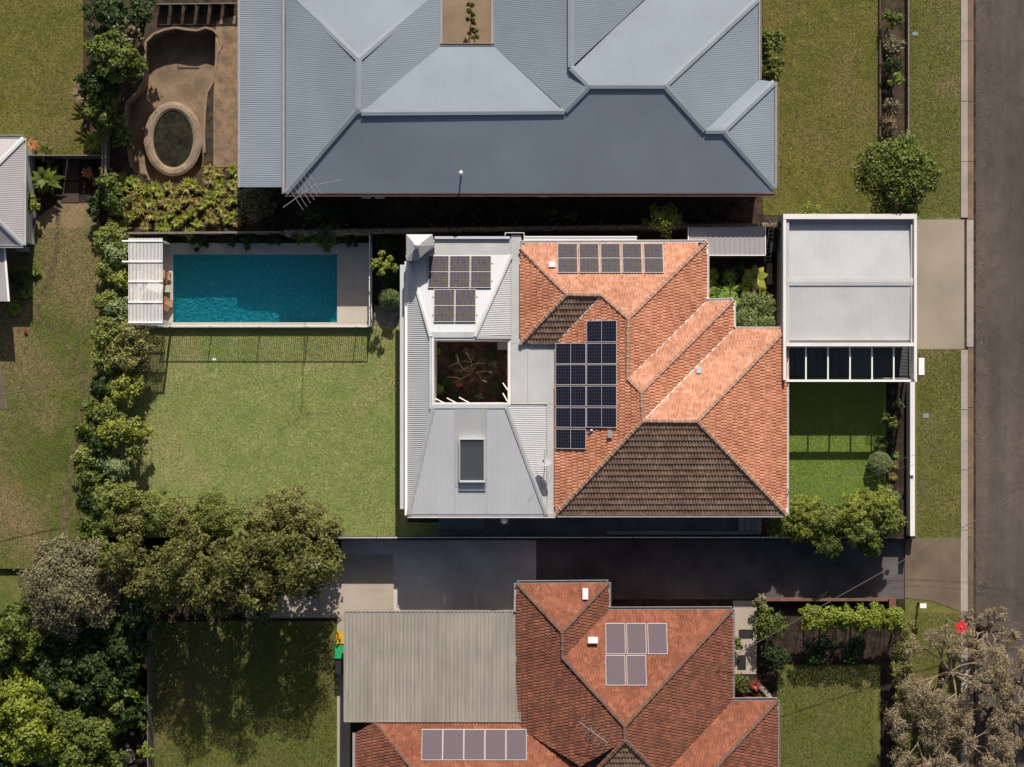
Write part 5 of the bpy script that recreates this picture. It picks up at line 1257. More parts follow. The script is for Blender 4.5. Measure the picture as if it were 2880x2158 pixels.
o = MB().rect(44, 692, 72, 706, 0, .9).build('utility_box', M['nflash']); tag(o, 'pale grey metal box in the shade below the western eave', 'box')
c = P(89, 628, .3); g = empty('garden_pot', (c.x, c.y, 0), 'round pinkish clay pot beside the western house', 'pot'); MB().lathe((c.x, c.y, 0), [(.14, 0), (.24, .4), (.29, .5), (.22, .5), (.2, .3), (.0, .3)], 20).build('body', M['pot'], g)
o = MB().add([tuple(P(-40, 1000, .03)), tuple(P(2, 1018, .03)), tuple(P(22, 1150, .03)), tuple(P(-40, 1152, .03))], [(0, 3, 2, 1)]).build('brown_path', M['conc_old']); o['kind'] = 'structure'

# ================================================================== POWER LINES
def wire(name, pts, r, label, mat='cable', sag=.25):
    A, B = pts; out = []
    for k in range(17):
        t = k / 16; p = A.lerp(B, t); p.z -= sag * 4 * t * (1 - t); out.append(p)
    o = MB().tube(out, r, 5).build(name, M[mat]); tag(o, label, 'power line')
wire('service_wire', [P(2219, 1377, 3.2), P(3060, 1150, 6.5)], .009, 'thin service wire from the tiled house corner over the front lawn')
wire('service_wire', [P(2222, 1400, 3.1), P(3060, 1180, 6.4)], .006, 'fainter lower service wire over the front lawn')
wire('power_line', [P(2020, 1870, 3.0), P(3060, 1290, 7.0)], .02, 'thick twisted power line crossing the southern driveway to the street')
wire('power_line', [P(-200, 1139, 6.0), P(126, 1091, 5.6)], .022, 'short pale wire end over the western lawn', sag=.05)
g = empty('wire_bracket', P(2214, 1378, 3.0), 'small grey service bracket at the lower corner of the tiled roof', 'bracket')
MB().beam(P(2210, 1377, 3.05), P(2226, 1375, 3.2), .06, .06).build('arm', M['steel'], g); MB().box(tuple(P(2226, 1375, 3.2)), (.1, .1, .08)).build('insulator', M['cable'], g)

# ================================================================== TREES AND PLANTS
HG = 'hedge shrubs along the rear boundary'
for a in ((312, 672, 44, 2.6, 'hedge', 'rounded green shrub at the top of the rear hedge beside the pergola'),
          (328, 715, 40, 2.6, 'greygreen', 'grey green shrub left of the second pergola beam'),
          (308, 765, 38, 2.3, 'hedge', 'dark glossy shrub left of the pergola middle'),
          (338, 785, 34, 2.4, 'hedge_y', 'yellow tipped shrub left of the upper deck chair'),
          (302, 850, 36, 2.4, 'hedge', 'green shrub left of the lower pergola'),
          (340, 870, 40, 2.6, 'greygreen', 'pale grey green shrub left of the lowest pergola beams'),
          (310, 930, 46, 2.8, 'hedge', 'dense shrub just below the pergola in the rear hedge'),
          (372, 950, 54, 2.9, 'olive', 'wide feathery shrub spreading onto the lawn below the pergola'),
          (345, 1000, 50, 2.8, 'olive', 'brownish feathery shrub between pergola and lawn'),
          (300, 1010, 40, 2.4, 'hedge', 'green shrub at the outer side beside the feathery ones'),
          (318, 1068, 36, 1.7, 'greygreen', 'low shaded blue green shrub in the rear hedge'),
          (372, 1072, 26, 1.5, 'greygreen', 'small grey shrub by the pergola shadow'),
          (348, 1094, 44, 2.5, 'hedge_y', 'bright yellow green shrub standing alone in the rear hedge'),
          (302, 1160, 42, 2.2, 'hedge', 'dark small leaved shrub above the yellow green clump'),
          (322, 1212, 44, 2.6, 'hedge_y', 'bright yellow green shrub at the middle of the rear hedge'),
          (374, 1215, 40, 2.7, 'hedge_y', 'yellow green shrub bulging over the lawn edge'),
          (382, 1260, 28, 2.2, 'hedge', 'small green shrub below the bulging yellow one'),
          (330, 1320, 34, 2.1, 'greygreen', 'pale round shrub isolated in the lower rear hedge'),
          (296, 1300, 28, 1.8, 'greygreen', 'faint grey shrub at the fence beside the pale round one'),
          (300, 1400, 42, 2.4, 'hedge', 'leafy green shrub at the lower left corner'),
          (358, 1400, 40, 2.5, 'hedge', 'spreading bright green shrub at the lower left corner')):
    plant('hedge_shrub', a[0], a[1], a[2] * 1.22, a[3], a[4], a[5], 'shrub', HG, L=.14, W=.08, low=.25, dens=820, lo=.2, hi=.34, lobes=22)
OG = 'shrubs on the far side of the rear fence'
for i, (x, y, r_, lf) in enumerate(((258, 1150, 36, 'mid_n'), (246, 1215, 38, 'mid_n'), (238, 1290, 38, 'hedge'), (250, 1350, 36, 'mid_n'), (270, 1420, 38, 'dark'), (256, 1480, 44, 'mid_n'), (282, 1090, 32, 'dark'), (285, 1250, 36, 'dark'), (275, 1540, 50, 'mid_n'))):
    plant('fence_shrub', x, y, r_, 2.1, lf, '%s shrub outside the rear fence, counted from the top' % ('second', 'third', 'fourth', 'fifth', 'sixth', 'seventh', 'uppermost', 'deep shaded middle', 'lowest and largest')[i], 'shrub', OG, L=.17, W=.10, dens=520)
BG = 'low trees along the side boundary'
for a in ((300, 1452, 50, 2.8, 'hedge', 'brown green bushy tree at the bottom left corner of the lawn'),
          (365, 1458, 54, 2.9, 'olive', 'second brown green bushy tree along the lower boundary'),
          (440, 1440, 62, 2.9, 'hedge', 'fine leaved tree at the lawn edge left of the reddish gap'),
          (505, 1455, 54, 2.7, 'olive', 'brownish fine leaved tree with a red tuft beside it'),
          (590, 1440, 64, 3.0, 'hedge', 'green fine leaved tree in the middle of the lower hedge'),
          (640, 1462, 50, 2.6, 'hedge', 'low green tree hugging the lower boundary'),
          (560, 1478, 50, 2.6, 'hedge_y', 'yellowish low tree on the boundary line'),
          (735, 1462, 52, 3.0, 'olive', 'left dome of the wide olive tree at the lawn edge'),
          (810, 1432, 68, 3.0, 'olive', 'tall olive green dome tree beside the lower lawn'),
          (870, 1462, 52, 3.0, 'olive', 'right dome of the olive trees by the bare corner'),
          (940, 1480, 30, 2.0, 'olive', 'small thin olive bush at the end of the tree row')):
    plant('bushy_tree', a[0], a[1], a[2] * 1.1, a[3] * .72, a[4], a[5], 'tree', BG, L=.10, W=.06, dens=1150, lobes=34, lo=.17, hi=.27)
FG = 'fig trees over the southern driveway'
for a in ((335, 1572, 56, 6.3, 'fig', 'dark leafy tree between the grey tree and the figs'),
          (425, 1645, 72, 6.8, 'fig', 'leftmost fig tree of the row over the driveway end'),
          (515, 1572, 70, 7.3, 'fig', 'fig tree at the boundary below the low hedge'),
          (575, 1665, 76, 7.1, 'fig', 'fig tree with the lowest hanging branches'),
          (650, 1580, 72, 7.3, 'fig', 'fig tree in the middle of the row at the boundary'),
          (770, 1562, 70, 7.1, 'fig', 'fig tree near the driveway end with brownish leaves'),
          (735, 1660, 76, 6.9, 'fig', 'fig tree leaning over the cream concrete pad'),
          (860, 1610, 78, 6.7, 'fig', 'rightmost fig tree reaching over the concrete pad'),
          (915, 1562, 40, 3.6, 'fig', 'small leafy tree at the corner of the grey driveway')):
    plant('fig_tree', a[0], a[1], a[2] * 1.15, a[3], a[4], a[5], 'tree', FG, z=zS, L=.17, W=.11, dens=430, lobes=17, lo=.22, hi=.42, low=.3, skirt=True, jag=1.1)
plant('grey_tree', 190, 1650, 150, 5.0, 'dull', 'large dull grey green tree on the lower left lawn', z=-.3, L=.14, W=.075, dens=760, lobes=60, lo=.15, hi=.25)
WG = 'dense garden trees at the bottom left'
for a in ((40, 1790, 80, 4.5, 'mid_n', 'leafy green tree at the left edge below the grey tree'),
          (140, 1860, 95, 3.0, 'dark', 'dark shaded tree under the grey tree'),
          (250, 1900, 85, 2.6, 'dark', 'dark broad shrub right of the shaded tree'),
          (260, 1790, 70, 2.4, 'dark', 'dark shrub in the shade of the grey tree'),
          (30, 1960, 80, 4.5, 'lime', 'yellow green tree at the left picture edge'),
          (80, 2060, 90, 4.2, 'lime', 'lower yellow green tree with ragged crown'),
          (190, 2090, 85, 3.2, 'mid_n', 'mid green tree at the bottom left'),
          (260, 2060, 60, 2.6, 'mid_n', 'green tree beside the narrow timber path'),
          (330, 1950, 45, 2.4, 'mid_n', 'light green shrub left of the steel fence'),
          (370, 2000, 40, 1.8, 'dark', 'dark shrub against the steel fence'),
          (20, 2150, 60, 3.0, 'dark', 'dark tree at the lowest left corner'),
          (360, 1800, 60, 3.2, 'dark', 'dark leafy mass between the grey tree and the fence'),
          (345, 1880, 50, 2.6, 'dark', 'dark mass beside the steel fence'),
          (130, 1960, 80, 2.8, 'mid_n', 'green tree right of the yellow green one'),
          (60, 1880, 70, 3.2, 'dark', 'dark tree between grey tree and yellow green tree'),
          (380, 1720, 60, 4.2, 'dark', 'dark tree at the meeting of the fences'),
          (300, 2150, 50, 1.8, 'mid_n', 'green shrub at the bottom beside the path')):
    plant('garden_tree', a[0], a[1], a[2] * 1.15, a[3], a[4], a[5], 'tree', WG, z=-.3, jag=.8, L=.2, W=.12, dens=440, lobes=24, lo=.2, hi=.36)
for a in ((352, 2035, 28, 1.2, 'lime', 'pale yellow green bush by the narrow path'), (410, 2120, 26, 1.0, 'lime', 'small yellowish bush against the steel fence'), (400, 2040, 24, 1.0, 'mid_n', 'tiny green bush near the pale ornaments')):
    plant('small_bush', a[0], a[1], a[2], a[3], a[4], a[5], 'bush', z=-.3, trunk=False, L=.12, W=.07)
ground_sheet('narrow_path', rectpx(300, 1985, 322, 2400), -.28, M['conc_old'], skirt=0)
for x, y, rr in ((361, 2128, .36), (372, 2063, .12), (357, 2098, .12)):
    c = P(x, y, -.2); MB().lathe((c.x, c.y, -.3), [(rr, 0), (rr, .1), (rr * .5, .14)], 18).build('stone_disc', M['kerb_pale']); 
for i, nm_ in enumerate(('large round stone disc at the foot of the narrow path', 'small pale stone beside the yellow green bush', 'small pale stone above the large round disc')):
    tag(bpy.data.objects['stone_disc' + ('' if i == 0 else '.%03d' % i)], nm_, 'stone')
NG = 'screen trees beside the drained pool'
for a in ((308, 160, 78, 5.0, 'mid_n', 'large bright leafed tree left of the drained pool'),
          (345, 90, 48, 3.6, 'dull', 'sparse brownish tree above the bright leafed one'),
          (300, 50, 60, 4.5, 'dark', 'dark tree near the top left of the drained pool'),
          (380, 40, 55, 3.0, 'dark', 'low dark shrub below the rear fence'),
          (272, 230, 55, 3.8, 'dark', 'shaded dark tree between lawn and bright tree'),
          (362, 190, 45, 3.4, 'mid_n', 'small tree overhanging the drained pool edge'),
          (275, 300, 52, 3.6, 'mid_n', 'medium green tree near the western lawn edge'),
          (300, 335, 42, 3.0, 'mid_n', 'lower green tree above the yellow palm'),
          (340, 380, 32, 2.0, 'mid_n', 'small shrub right of the side fence'),
          (300, 510, 38, 2.2, 'mid_n', 'leafy shrub at the fence beside the colourful bed'),
          (322, 560, 42, 2.0, 'mid_n', 'green shrub at the lower end of the colourful bed'),
          (270, 580, 32, 1.6, 'dark', 'dark shrub below the little paved yard'),
          (300, 20, 40, 3.4, 'mid_n', 'leafy tree top at the upper picture edge')):
    plant('screen_tree', a[0], a[1], a[2], a[3], a[4], a[5], 'tree', NG, jag=.6, L=.19, W=.12, dens=480, lobes=22, lo=.2, hi=.36)
spiky('palm', 225, 255, 52, 'brown', 'bronze palm spreading over the western lawn edge', 'palm', h=2.2, n=14, W=.2, lift=.35, tiers=2)
spiky('palm', 258, 398, 48, 'lime', 'yellow green palm at the corner of the western lawn', 'palm', h=1.2, n=22, W=.12, lift=.6, tiers=3)
spiky('palm', 116, 500, 58, 'mid_n', 'broad leafed palm beside the western house', 'palm', h=1.6, n=16, W=.28, lift=.5, tiers=3)
plant('garden_shrub', 84, 570, 32, 1.4, 'lime', 'yellowish shrub below the palm by the western house', 'shrub', L=.16, W=.1)
spiky('flowering_plant', 243, 485, 24, 'orange', 'orange flowering plant in the little dark yard', 'plant', h=.8, n=12, W=.12, lift=.6, tiers=2)
spiky('flowering_plant', 85, 405, 22, 'orange', 'orange tinged plant at the corner of the pale roof', 'plant', h=.9, n=10, W=.1, lift=.6, tiers=2)
plant('garden_shrub', 130, 435, 26, 1.1, 'mid_n', 'small shrub above the dark timber fence', 'shrub', L=.14)
for i, (x, y, r_, lf, nm_) in enumerate(((70, 820, 20, 'lime', 'broad yellow leafed plant by the verandah'), (34, 868, 24, 'lime', 'large pale leafed plant at the verandah corner'), (95, 760, 18, 'mid_n', 'small green plant beside the pale box'))):
    spiky('broadleaf_plant', x, y, r_, lf, nm_, 'plant', h=.7, n=8, W=.26, lift=.4, tiers=1)
plant('garden_shrub', 50, 790, 34, 1.0, 'dark', 'dark shrub in the shade of the verandah', 'shrub')
spiky('flowering_plant', 70, 932, 9, 'red', 'single red flower in the western lawn', 'plant', h=.3, n=8, W=.08, lift=.7)
# croton bed
ORD = ('first', 'second', 'third', 'fourth', 'fifth', 'sixth', 'seventh', 'eighth', 'ninth', 'tenth', 'eleventh', 'twelfth', 'thirteenth', 'fourteenth', 'fifteenth', 'sixteenth')
def BROM(i, j): return '%s bromeliad from the left in the %s row of the colourful bed' % (ORD[i], ORD[j])
k_ = 0
for i in range(15):
    for j in range(7):
        x = 350 + 22.5 * i + rnd.uniform(-13, 13); y = 488 + 24 * j + rnd.uniform(-13, 13)
        if y > 640 or (y < 515 and 380 < x < 580): continue
        o = spiky('croton', x, y, rnd.uniform(16, 30), ('croton', 'croton', 'lime', 'croton', 'hedge_y')[(k_ * 7) % 5], BROM(i, j), 'bromeliad', 'bromeliads in the colourful bed', h=rnd.uniform(.4, .8), n=13, W=.085, lift=.75, tiers=2); k_ += 1
for i in range(16):
    x, y = 312 + 23 * i, rnd.uniform(490, 640); c = P(x, y, .9)
    V, F, T_ = blob_leaves([(c.x, c.y, .95, .07)], 18, .07, .05); o = npmesh('red_flower', V, F, LM['red' if i % 3 == 0 else 'orange'], None, T_); tag(o, 'small red flower head in the colourful bed, %s from the left' % ORD[i], 'flower', 'red flower heads in the bed')
spiky('agave', 525, 652, 22, 'banana', 'spiky yellow green rosette leaning over the pool fence', 'agave', h=2.0, n=30, W=.06, lift=.5, tiers=2, droop=.4)
for x, y, r_, lf, nm_ in ((560, 676, 30, 'dark', 'dark foliage hanging by the pool fence below the rosette'), (640, 672, 26, 'dark', 'dark planting along the pool fence left of middle'), (700, 674, 30, 'dark', 'dark planting along the pool fence right of middle'), (770, 672, 24, 'dark', 'dark planting along the pool fence near the hedge tree'), (460, 670, 20, 'dark', 'dark shrub at the pergola end of the pool fence'), (920, 664, 46, 'mid_n', 'green tree overhanging the pool deck at its top right'), (840, 668, 26, 'mid_n', 'yellow green shrub by the brush fence'), (985, 676, 22, 'dark', 'small dark shrub by the end of the pool deck')):
    plant('pool_shrub', x, y, r_, 2.0 if lf == 'mid_n' else 1.2, lf, nm_, 'shrub', 'planting along the pool fence', L=.15, W=.07, dens=420)
plant('young_tree', 1080, 745, 42, 3.4, 'hedge_y', 'loose yellow green tree in the bed beside the pool fence', 'tree', L=.14, W=.06, lobes=7, dens=380, lo=.2, hi=.3)
for x, y, r_, nm_ in ((1085, 680, 40, 'upper'), (1100, 780, 36, 'lower')):
    plant('fern_clump', x, y, r_, 1.1, 'dark', 'dark %s fern clump in the shaded bed by the metal roof' % nm_, 'fern', L=.2, W=.05)
ball('round_bush', 1097, 840, 33, 'greygreen', 'clipped round bush beside the garden path slab')
# northern strip
for x, y, r_, h_, lf, nm_ in ((720, 570, 60, 1.6, 'dull', 'straggly dry bush below the corner of the blue grey roof'), (880, 600, 36, 1.4, 'mid_n', 'yellow green shrub under the antenna'), (955, 590, 52, 1.4, 'dark', 'dark shrub in the shade below the blue grey eave'), (1550, 605, 22, 1.4, 'mid_n', 'little pale shrub in the shaded strip'), (1610, 610, 20, 1.2, 'mid_n', 'second little shrub in the shaded strip'), (1330, 600, 34, 1.0, 'dark', 'dark low shrub in the shaded strip')):
    plant('strip_shrub', x, y, r_, h_, lf, nm_, 'shrub', 'shrubs in the strip behind the brush fence', L=.15, W=.08, dens=300)
plant('fence_tree', 1866, 618, 56, 3.5, 'hedge_y', 'airy yellow green tree over the fence beside the shed', 'tree', L=.12, W=.05, dens=520, lobes=18, lo=.18, hi=.3)
plant('garden_shrub', 2165, 115, 42, 2.0, 'mid_n', 'leafy shrub against the right end of the blue grey house', 'shrub', L=.17, W=.11, dens=360)
plant('garden_shrub', 2170, 185, 38, 1.8, 'mid_n', 'lower leafy shrub at the notch of the blue grey roof', 'shrub', L=.17, W=.11, dens=360)
plant('street_tree', 2528, 490, 118, 4.2, 'mid_n', 'big round dark green tree between lawn and street', 'tree', L=.17, W=.10, dens=800, lobes=60, lo=.2, hi=.32)
for x, y, r_, lf, nm_ in ((2510, 50, 34, 'mid_n', 'topmost'), (2515, 130, 34, 'dull', 'second'), (2512, 185, 28, 'dark', 'third'), (2522, 222, 26, 'lime', 'yellow fourth'), (2512, 300, 26, 'dull', 'sparse fifth'), (2506, 345, 26, 'brown', 'dry brown sixth')):
    plant('strip_bush', x, y, r_, 1.2, lf, '%s low bush in the narrow strip along the northern verge' % nm_, 'bush', 'bushes in the northern garden strip', L=.15, W=.07, dens=300, trunk=False)
plant('garden_shrub', 2280, 600, 34, .8, 'lime', 'low yellow green shrub at the foot of the northern lawn', 'shrub', trunk=False, dens=260)
plant('garden_shrub', 2370, 606, 30, .7, 'mid_n', 'low green shrub beside the garage parapet', 'shrub', trunk=False, dens=260)
plant('courtyard_vine', 1326, 40, 18, 2.0, 'mid_n', 'narrow vine plant in the sandy courtyard, upper clump', 'vine', L=.14, sy=2.2); plant('courtyard_vine', 1332, 95, 16, 1.6, 'mid_n', 'narrow vine plant in the sandy courtyard, lower clump', 'vine', L=.14, sy=1.6)
# tropical garden between tiles and garage
for x, y, r_, nm_ in ((2000, 800, 36, 'left'), (2012, 770, 26, 'small left'), (2060, 775, 28, 'middle'), (2085, 755, 32, 'shaded upper'), (2022, 830, 34, 'lower left')):
    spiky('palm', x, y, r_, 'fern' if 'shaded' not in nm_ else 'dark', '%s fan palm in the sunken garden beside the tiles' % nm_, 'palm', 'palms in the sunken garden', h=2.5, n=24, W=.05, lift=.45, tiers=2, droop=.6)  # the shaded palm has its shade put into a darker leaf colour
for x, y, r_, nm_ in ((2060, 815, 34, 'upper'), (2045, 835, 34, 'lower'), (2072, 845, 26, 'right')):
    spiky('tree_fern', x, y, r_, 'fern', '%s lacy tree fern in the middle of the sunken garden' % nm_, 'fern', 'tree ferns in the sunken garden', h=2.5, n=18, W=.16, lift=.35, tiers=2, droop=.6)
spiky('banana_plant', 2135, 775, 40, 'banana', 'banana plant with broad yellow green leaves by the garage', 'banana plant', h=2.8, n=7, W=.42, lift=.55, droop=.8, each=True)
spiky('banana_plant', 2108, 800, 34, 'banana', 'low banana plant with a yellow drooping leaf', 'banana plant', h=2.5, n=4, W=.36, lift=.3, droop=.9, each=True)
spiky('bird_plant', 2155, 815, 24, 'lime', 'green strap leafed plant at the garage side of the garden', 'plant', h=2.3, n=12, W=.1, lift=.7)
for x, y, r_, nm_ in ((2105, 850, 34, 'upper'), (2150, 865, 38, 'right'), (2110, 895, 42, 'middle'), (2080, 900, 34, 'left'), (2155, 905, 34, 'lower right')):
    plant('silver_shrub', x, y, r_, 2.7, 'silverleaf', '%s silvery fine leaved shrub above the third tiled wing' % nm_, 'shrub', 'silvery shrubs in the sunken garden', L=.10, W=.04, dens=900, lobes=14)
# courtyard
cc = P(1336, 1048, 1.6); bt_ = empty('bare_tree', (cc.x, cc.y, 0), 'leafless pale branched tree in the square courtyard', 'tree')
mb = MB(); base = Vector((cc.x, cc.y, 0)); f0 = Vector((cc.x, cc.y, 1.1)); mb.tube([base, base + Vector((.03, .02, .6)), f0], [.06, .05, .045], 7); mb.build('trunk', M['bark'], bt_, True)
mb = MB()
def cb(px, py, z): return P(1200 + px * .1388, 930 + py * .1388, z)
for path in ([(930, 850, 1.2), (750, 790, 1.9), (650, 660, 2.3), (590, 510, 2.7)], [(650, 660, 2.3), (540, 680, 2.5), (430, 740, 2.6)], [(655, 650, 2.3), (630, 540, 2.6), (600, 440, 2.8)], [(930, 830, 1.2), (900, 620, 2.0), (960, 510, 2.6)], [(900, 620, 2.0), (840, 500, 2.4), (715, 400, 2.7)], [(840, 500, 2.4), (780, 350, 2.8)], [(900, 630, 2.0), (735, 615, 2.5)],
             [(920, 790, 1.3), (800, 760, 1.7), (710, 800, 2.1), (570, 825, 2.4)], [(920, 700, 1.8), (1020, 660, 2.1), (1110, 565, 2.6)], [(1020, 660, 2.1), (1190, 665, 2.5)], [(960, 840, 1.2), (1100, 840, 1.9), (1200, 820, 2.2), (1325, 850, 2.5)], [(940, 860, 1.2), (760, 935, 1.8), (680, 1000, 2.2), (530, 1065, 2.5)], [(690, 990, 2.2), (600, 945, 2.4), (410, 940, 2.6)],
             [(1000, 870, 1.2), (1060, 890, 1.7), (1125, 1010, 2.2), (1200, 960, 2.6)], [(1125, 1010, 2.2), (1225, 1040, 2.4)], [(980, 870, 1.2), (960, 980, 1.9), (890, 1030, 2.3)], [(940, 800, 1.3), (1000, 710, 2.5)], [(780, 760, 1.9), (910, 700, 2.2)], [(700, 810, 2.1), (690, 890, 2.4)]):
    pts_ = [cb(*q) for q in path]; nn = len(pts_); mb.tube(pts_, [.03 - .02 * i / max(1, nn - 1) for i in range(nn)], 5)
mb.build('branches', M['twig_pale'], bt_, True)
c = cb(650, 1090, 2.3); V, F, T_ = blob_leaves([(c.x, c.y, c.z, .14)], 60, .12, .06); npmesh('red_leaves', V, F, LM['red'], bt_, T_)
for x, y, r_, lf, nm_ in ((1230, 988, 14, 'fern', 'small round fern in the upper left of the courtyard'), (1256, 1072, 26, 'dark', 'dark fern cluster at the left of the courtyard'), (1278, 1108, 24, 'dark', 'dark fern at the lower left of the courtyard'), (1378, 1000, 26, 'dark', 'spiky dark plant in the upper right of the courtyard'), (1390, 1090, 30, 'dark', 'spiky dark plant in the lower right of the courtyard'), (1284, 1005, 20, 'dark', 'shaded plant behind the bare branches'), (1235, 1095, 20, 'fern', 'green fern against the left courtyard wall')):
    spiky('courtyard_fern', x, y, r_, lf, nm_, 'fern', 'ferns in the courtyard', h=.5, n=26, W=.05, lift=.5, tiers=2)
for x, y, nm_ in ((1347, 1117, 'lower'), (1388, 1024, 'right')):
    plant('silver_plant', x, y, 13, .5, 'bluegreen', '%s small silvery plant on the courtyard floor' % nm_, 'plant', trunk=False, L=.06, W=.04, dens=900)
o = MB().rect(1399, 957, 1428, 984, .01, .06).build('stone_slab', M['conc_grey']); tag(o, 'square grey stone slab in the upper right of the courtyard', 'slab')
for k, (y0, y1, nm_) in enumerate(((994, 1021, 'upper'), (1030, 1058, 'middle'), (1067, 1090, 'lower'))):
    o = MB().rect(1421, y0, 1428, y1, .01, .05).build('stepping_stone', M['brick']); tag(o, '%s reddish stepping stone at the right edge of the courtyard' % nm_, 'stepping stone', 'courtyard stepping stones')
# front garden
ball('round_bush', 2474.5, 1304, 34, 'greygreen', 'clipped grey green ball bush at the edge of the front lawn')
plant('front_shrub', 2505, 1190, 27, 1.6, 'mid_n', 'tall dark glossy shrub in the front bed', 'shrub', L=.14, W=.09, dens=420)
plant('front_shrub', 2498, 1240, 22, .9, 'dark', 'low dark shrub between the glossy shrub and the ball bush', 'shrub', L=.12, W=.07)
plant('front_shrub', 2528, 1137, 17, .6, 'bluegreen', 'faint grey shrub in the shade of the front wall', 'shrub', trunk=False, L=.06, W=.04, dens=700)
for x, y, r_, lf, nm_ in ((2518, 1308, 17, 'croton', 'upper orange grass tuft in the front bed'), (2512, 1340, 17, 'croton', 'middle grass tuft in the front bed'), (2500, 1375, 20, 'olive', 'lower green grass tuft in the front bed'), (2520, 1395, 20, 'bluegreen', 'grey grass tuft in the front bed near the trees'), (2520, 1280, 14, 'fern', 'small strappy plant beside the ball bush')):
    spiky('grass_tuft', x, y, r_, lf, nm_, 'grass tuft', 'grass tufts in the front bed', h=.3, n=40, W=.025, lift=.9, tiers=2)
TG_ = 'feathery trees at the front corner'
for a in ((2190, 1478, 38, 2.6, 'mid_n', 'dark green feathery tree under the corner of the tiled roof'),
          (2268, 1440, 56, 3.2, 'hedge_y', 'yellow green feathery tree at the left of the front corner group'),
          (2255, 1480, 50, 2.8, 'hedge_y', 'flowering yellow green tree at the lower left of the corner group'),
          (2330, 1462, 58, 3.2, 'hedge', 'green feathery tree in the middle of the corner group'),
          (2400, 1440, 60, 3.4, 'hedge_y', 'bright feathery tree next to the ball bush'),
          (2470, 1420, 60, 3.4, 'hedge_y', 'yellowish feathery tree near the front wall'),
          (2505, 1462, 50, 3.2, 'hedge', 'green feathery tree against the front wall'),
          (2420, 1488, 58, 3.2, 'hedge', 'green feathery tree overhanging the driveway'),
          (2330, 1528, 46, 2.8, 'mid_n', 'drooping tree crown over the dark driveway'),
          (2450, 1530, 42, 2.6, 'mid_n', 'lower tree crown over the dark driveway by the apron')):
    plant('feathery_tree', a[0], a[1], a[2], a[3] * .72, a[4], a[5], 'tree', TG_, L=.15, W=.04, dens=1500, lobes=48, lo=.14, hi=.22)
# southern front garden
for k in range(6):
    plant('clipped_hedge', 2280 + 46 * k, 1738 + (k % 2) * 3, 38, 2.9, 'lime', ('left end', 'second from left', 'third from left', 'third from right', 'second from right', 'right end')[k] + ' clump of the bright lime hedge row', 'hedge', 'lime hedge row', z=zS, L=.14, W=.09, dens=700, trunk=False, lobes=12)
for k in range(8):
    plant('verge_hedge', 2537, 1760 + 62 * k, 36, 2.3, 'olive', ('topmost', 'second', 'third', 'fourth', 'fifth', 'sixth', 'seventh', 'lowest')[k] + ' clump of the brown green hedge between lawn and verge', 'hedge', 'brown green verge hedge', z=zS, L=.09, W=.06, dens=900, trunk=False, lobes=12, sx=.95, sy=1.05)
for a in ((2165, 1760, 52, 1.8, 'mid_n', 'light leafed shrub beside the front path'), (2185, 1850, 40, 1.5, 'dark', 'dark shrub below the light leafed one'), (2140, 1700, 26, 1.0, 'dull', 'faded shrub at the driveway wall'), (2300, 1830, 50, 1.2, 'dark', 'dark shrub under the lime hedge'), (2400, 1830, 44, 1.2, 'dark', 'second dark shrub under the lime hedge'), (2070, 1810, 22, .9, 'mid_n', 'small shrub at the house side of the path'), (2078, 1925, 32, .8, 'mid_n', 'bright green bed plants above the third southern wing')):
    plant('bed_shrub', a[0], a[1], a[2], a[3], a[4], a[5], 'shrub', z=zS, L=.15, W=.09, dens=360)
spiky('flowering_plant', 2126, 1930, 22, 'red', 'reddish flowering plant beside the dark tyre', 'plant', z=zS, h=.5, n=20, W=.08, lift=.8, tiers=2)
ro = MB()
for k in range(9):
    a = k / 8 * 1.3 - .3; p = P(2105 + 62 * math.cos(a), 1975 - 62 * math.sin(a) + 10, zS + .1); 
    o = MB().lathe((p.x, p.y, zS), [(.16, 0), (.17, .1), (.1, .17), (.02, .18)], 8).build('edging_stone', M['kerb_pale']); tag(o, 'pale round edging stone of the red flower bed, %s counted from the lawn side' % ORD[k], 'stone', 'edging stones of the red flower bed')
# bare pinkish street trees
def bare(name, x, y, rpx, h, label, seed):
    r0 = random.Random(seed); c = P(x, y, zR + h * .5); g = empty(name, (c.x, c.y, zR), label, 'tree', 'dry trees by the southern street'); Rr = rpx * K; mb = MB(); tips = []
    root = Vector((c.x, c.y, zR)); f = root + Vector((0, 0, h * .3)); MB().tube([root, f], [.2, .16], 9).build('trunk', M['bark'], g, True)
    def grow(p, d, L, r, lev):
        q = p + d * L; m_ = p.lerp(q, .5) + Vector((r0.uniform(-.1, .1), r0.uniform(-.1, .1), r0.uniform(0, .1))) * L
        mb.tube([p, m_, q], [r, r * .8, r * .6], 5, cap=False)
        if lev == 0: tips.append(q); tips.append(m_); return
        for _ in range(3 if lev > 1 else 4):
            nd_ = (d + Vector((r0.uniform(-.8, .8), r0.uniform(-.8, .8), r0.uniform(-.35, .45)))).normalized(); grow(q, nd_, L * r0.uniform(.6, .85), r * .6, lev - 1)
    for k in range(8):
        a = 2 * math.pi * k / 8 + r0.uniform(-.3, .3); grow(f, Vector((math.cos(a), math.sin(a), .55)).normalized(), Rr * .42, .075, 3)
    mb.build('branches', M['twig_pink'], g, True)
    bl = [(t.x, t.y, t.z, Rr * r0.uniform(.06, .12)) for t in tips[::3]]
    V, F, T_ = blob_leaves(bl, int(80 * rpx), .15, .03, up=.4, spread=.7); npmesh('crown', V, F, LM['straw'], g, T_)
bare('dry_tree', 2690, 1900, 150, 5.5, 'largest dry pinkish tree over the southern verge', 3); bare('dry_tree', 2610, 2060, 120, 5.0, 'dry tree by the verge hedge at the bottom', 5)
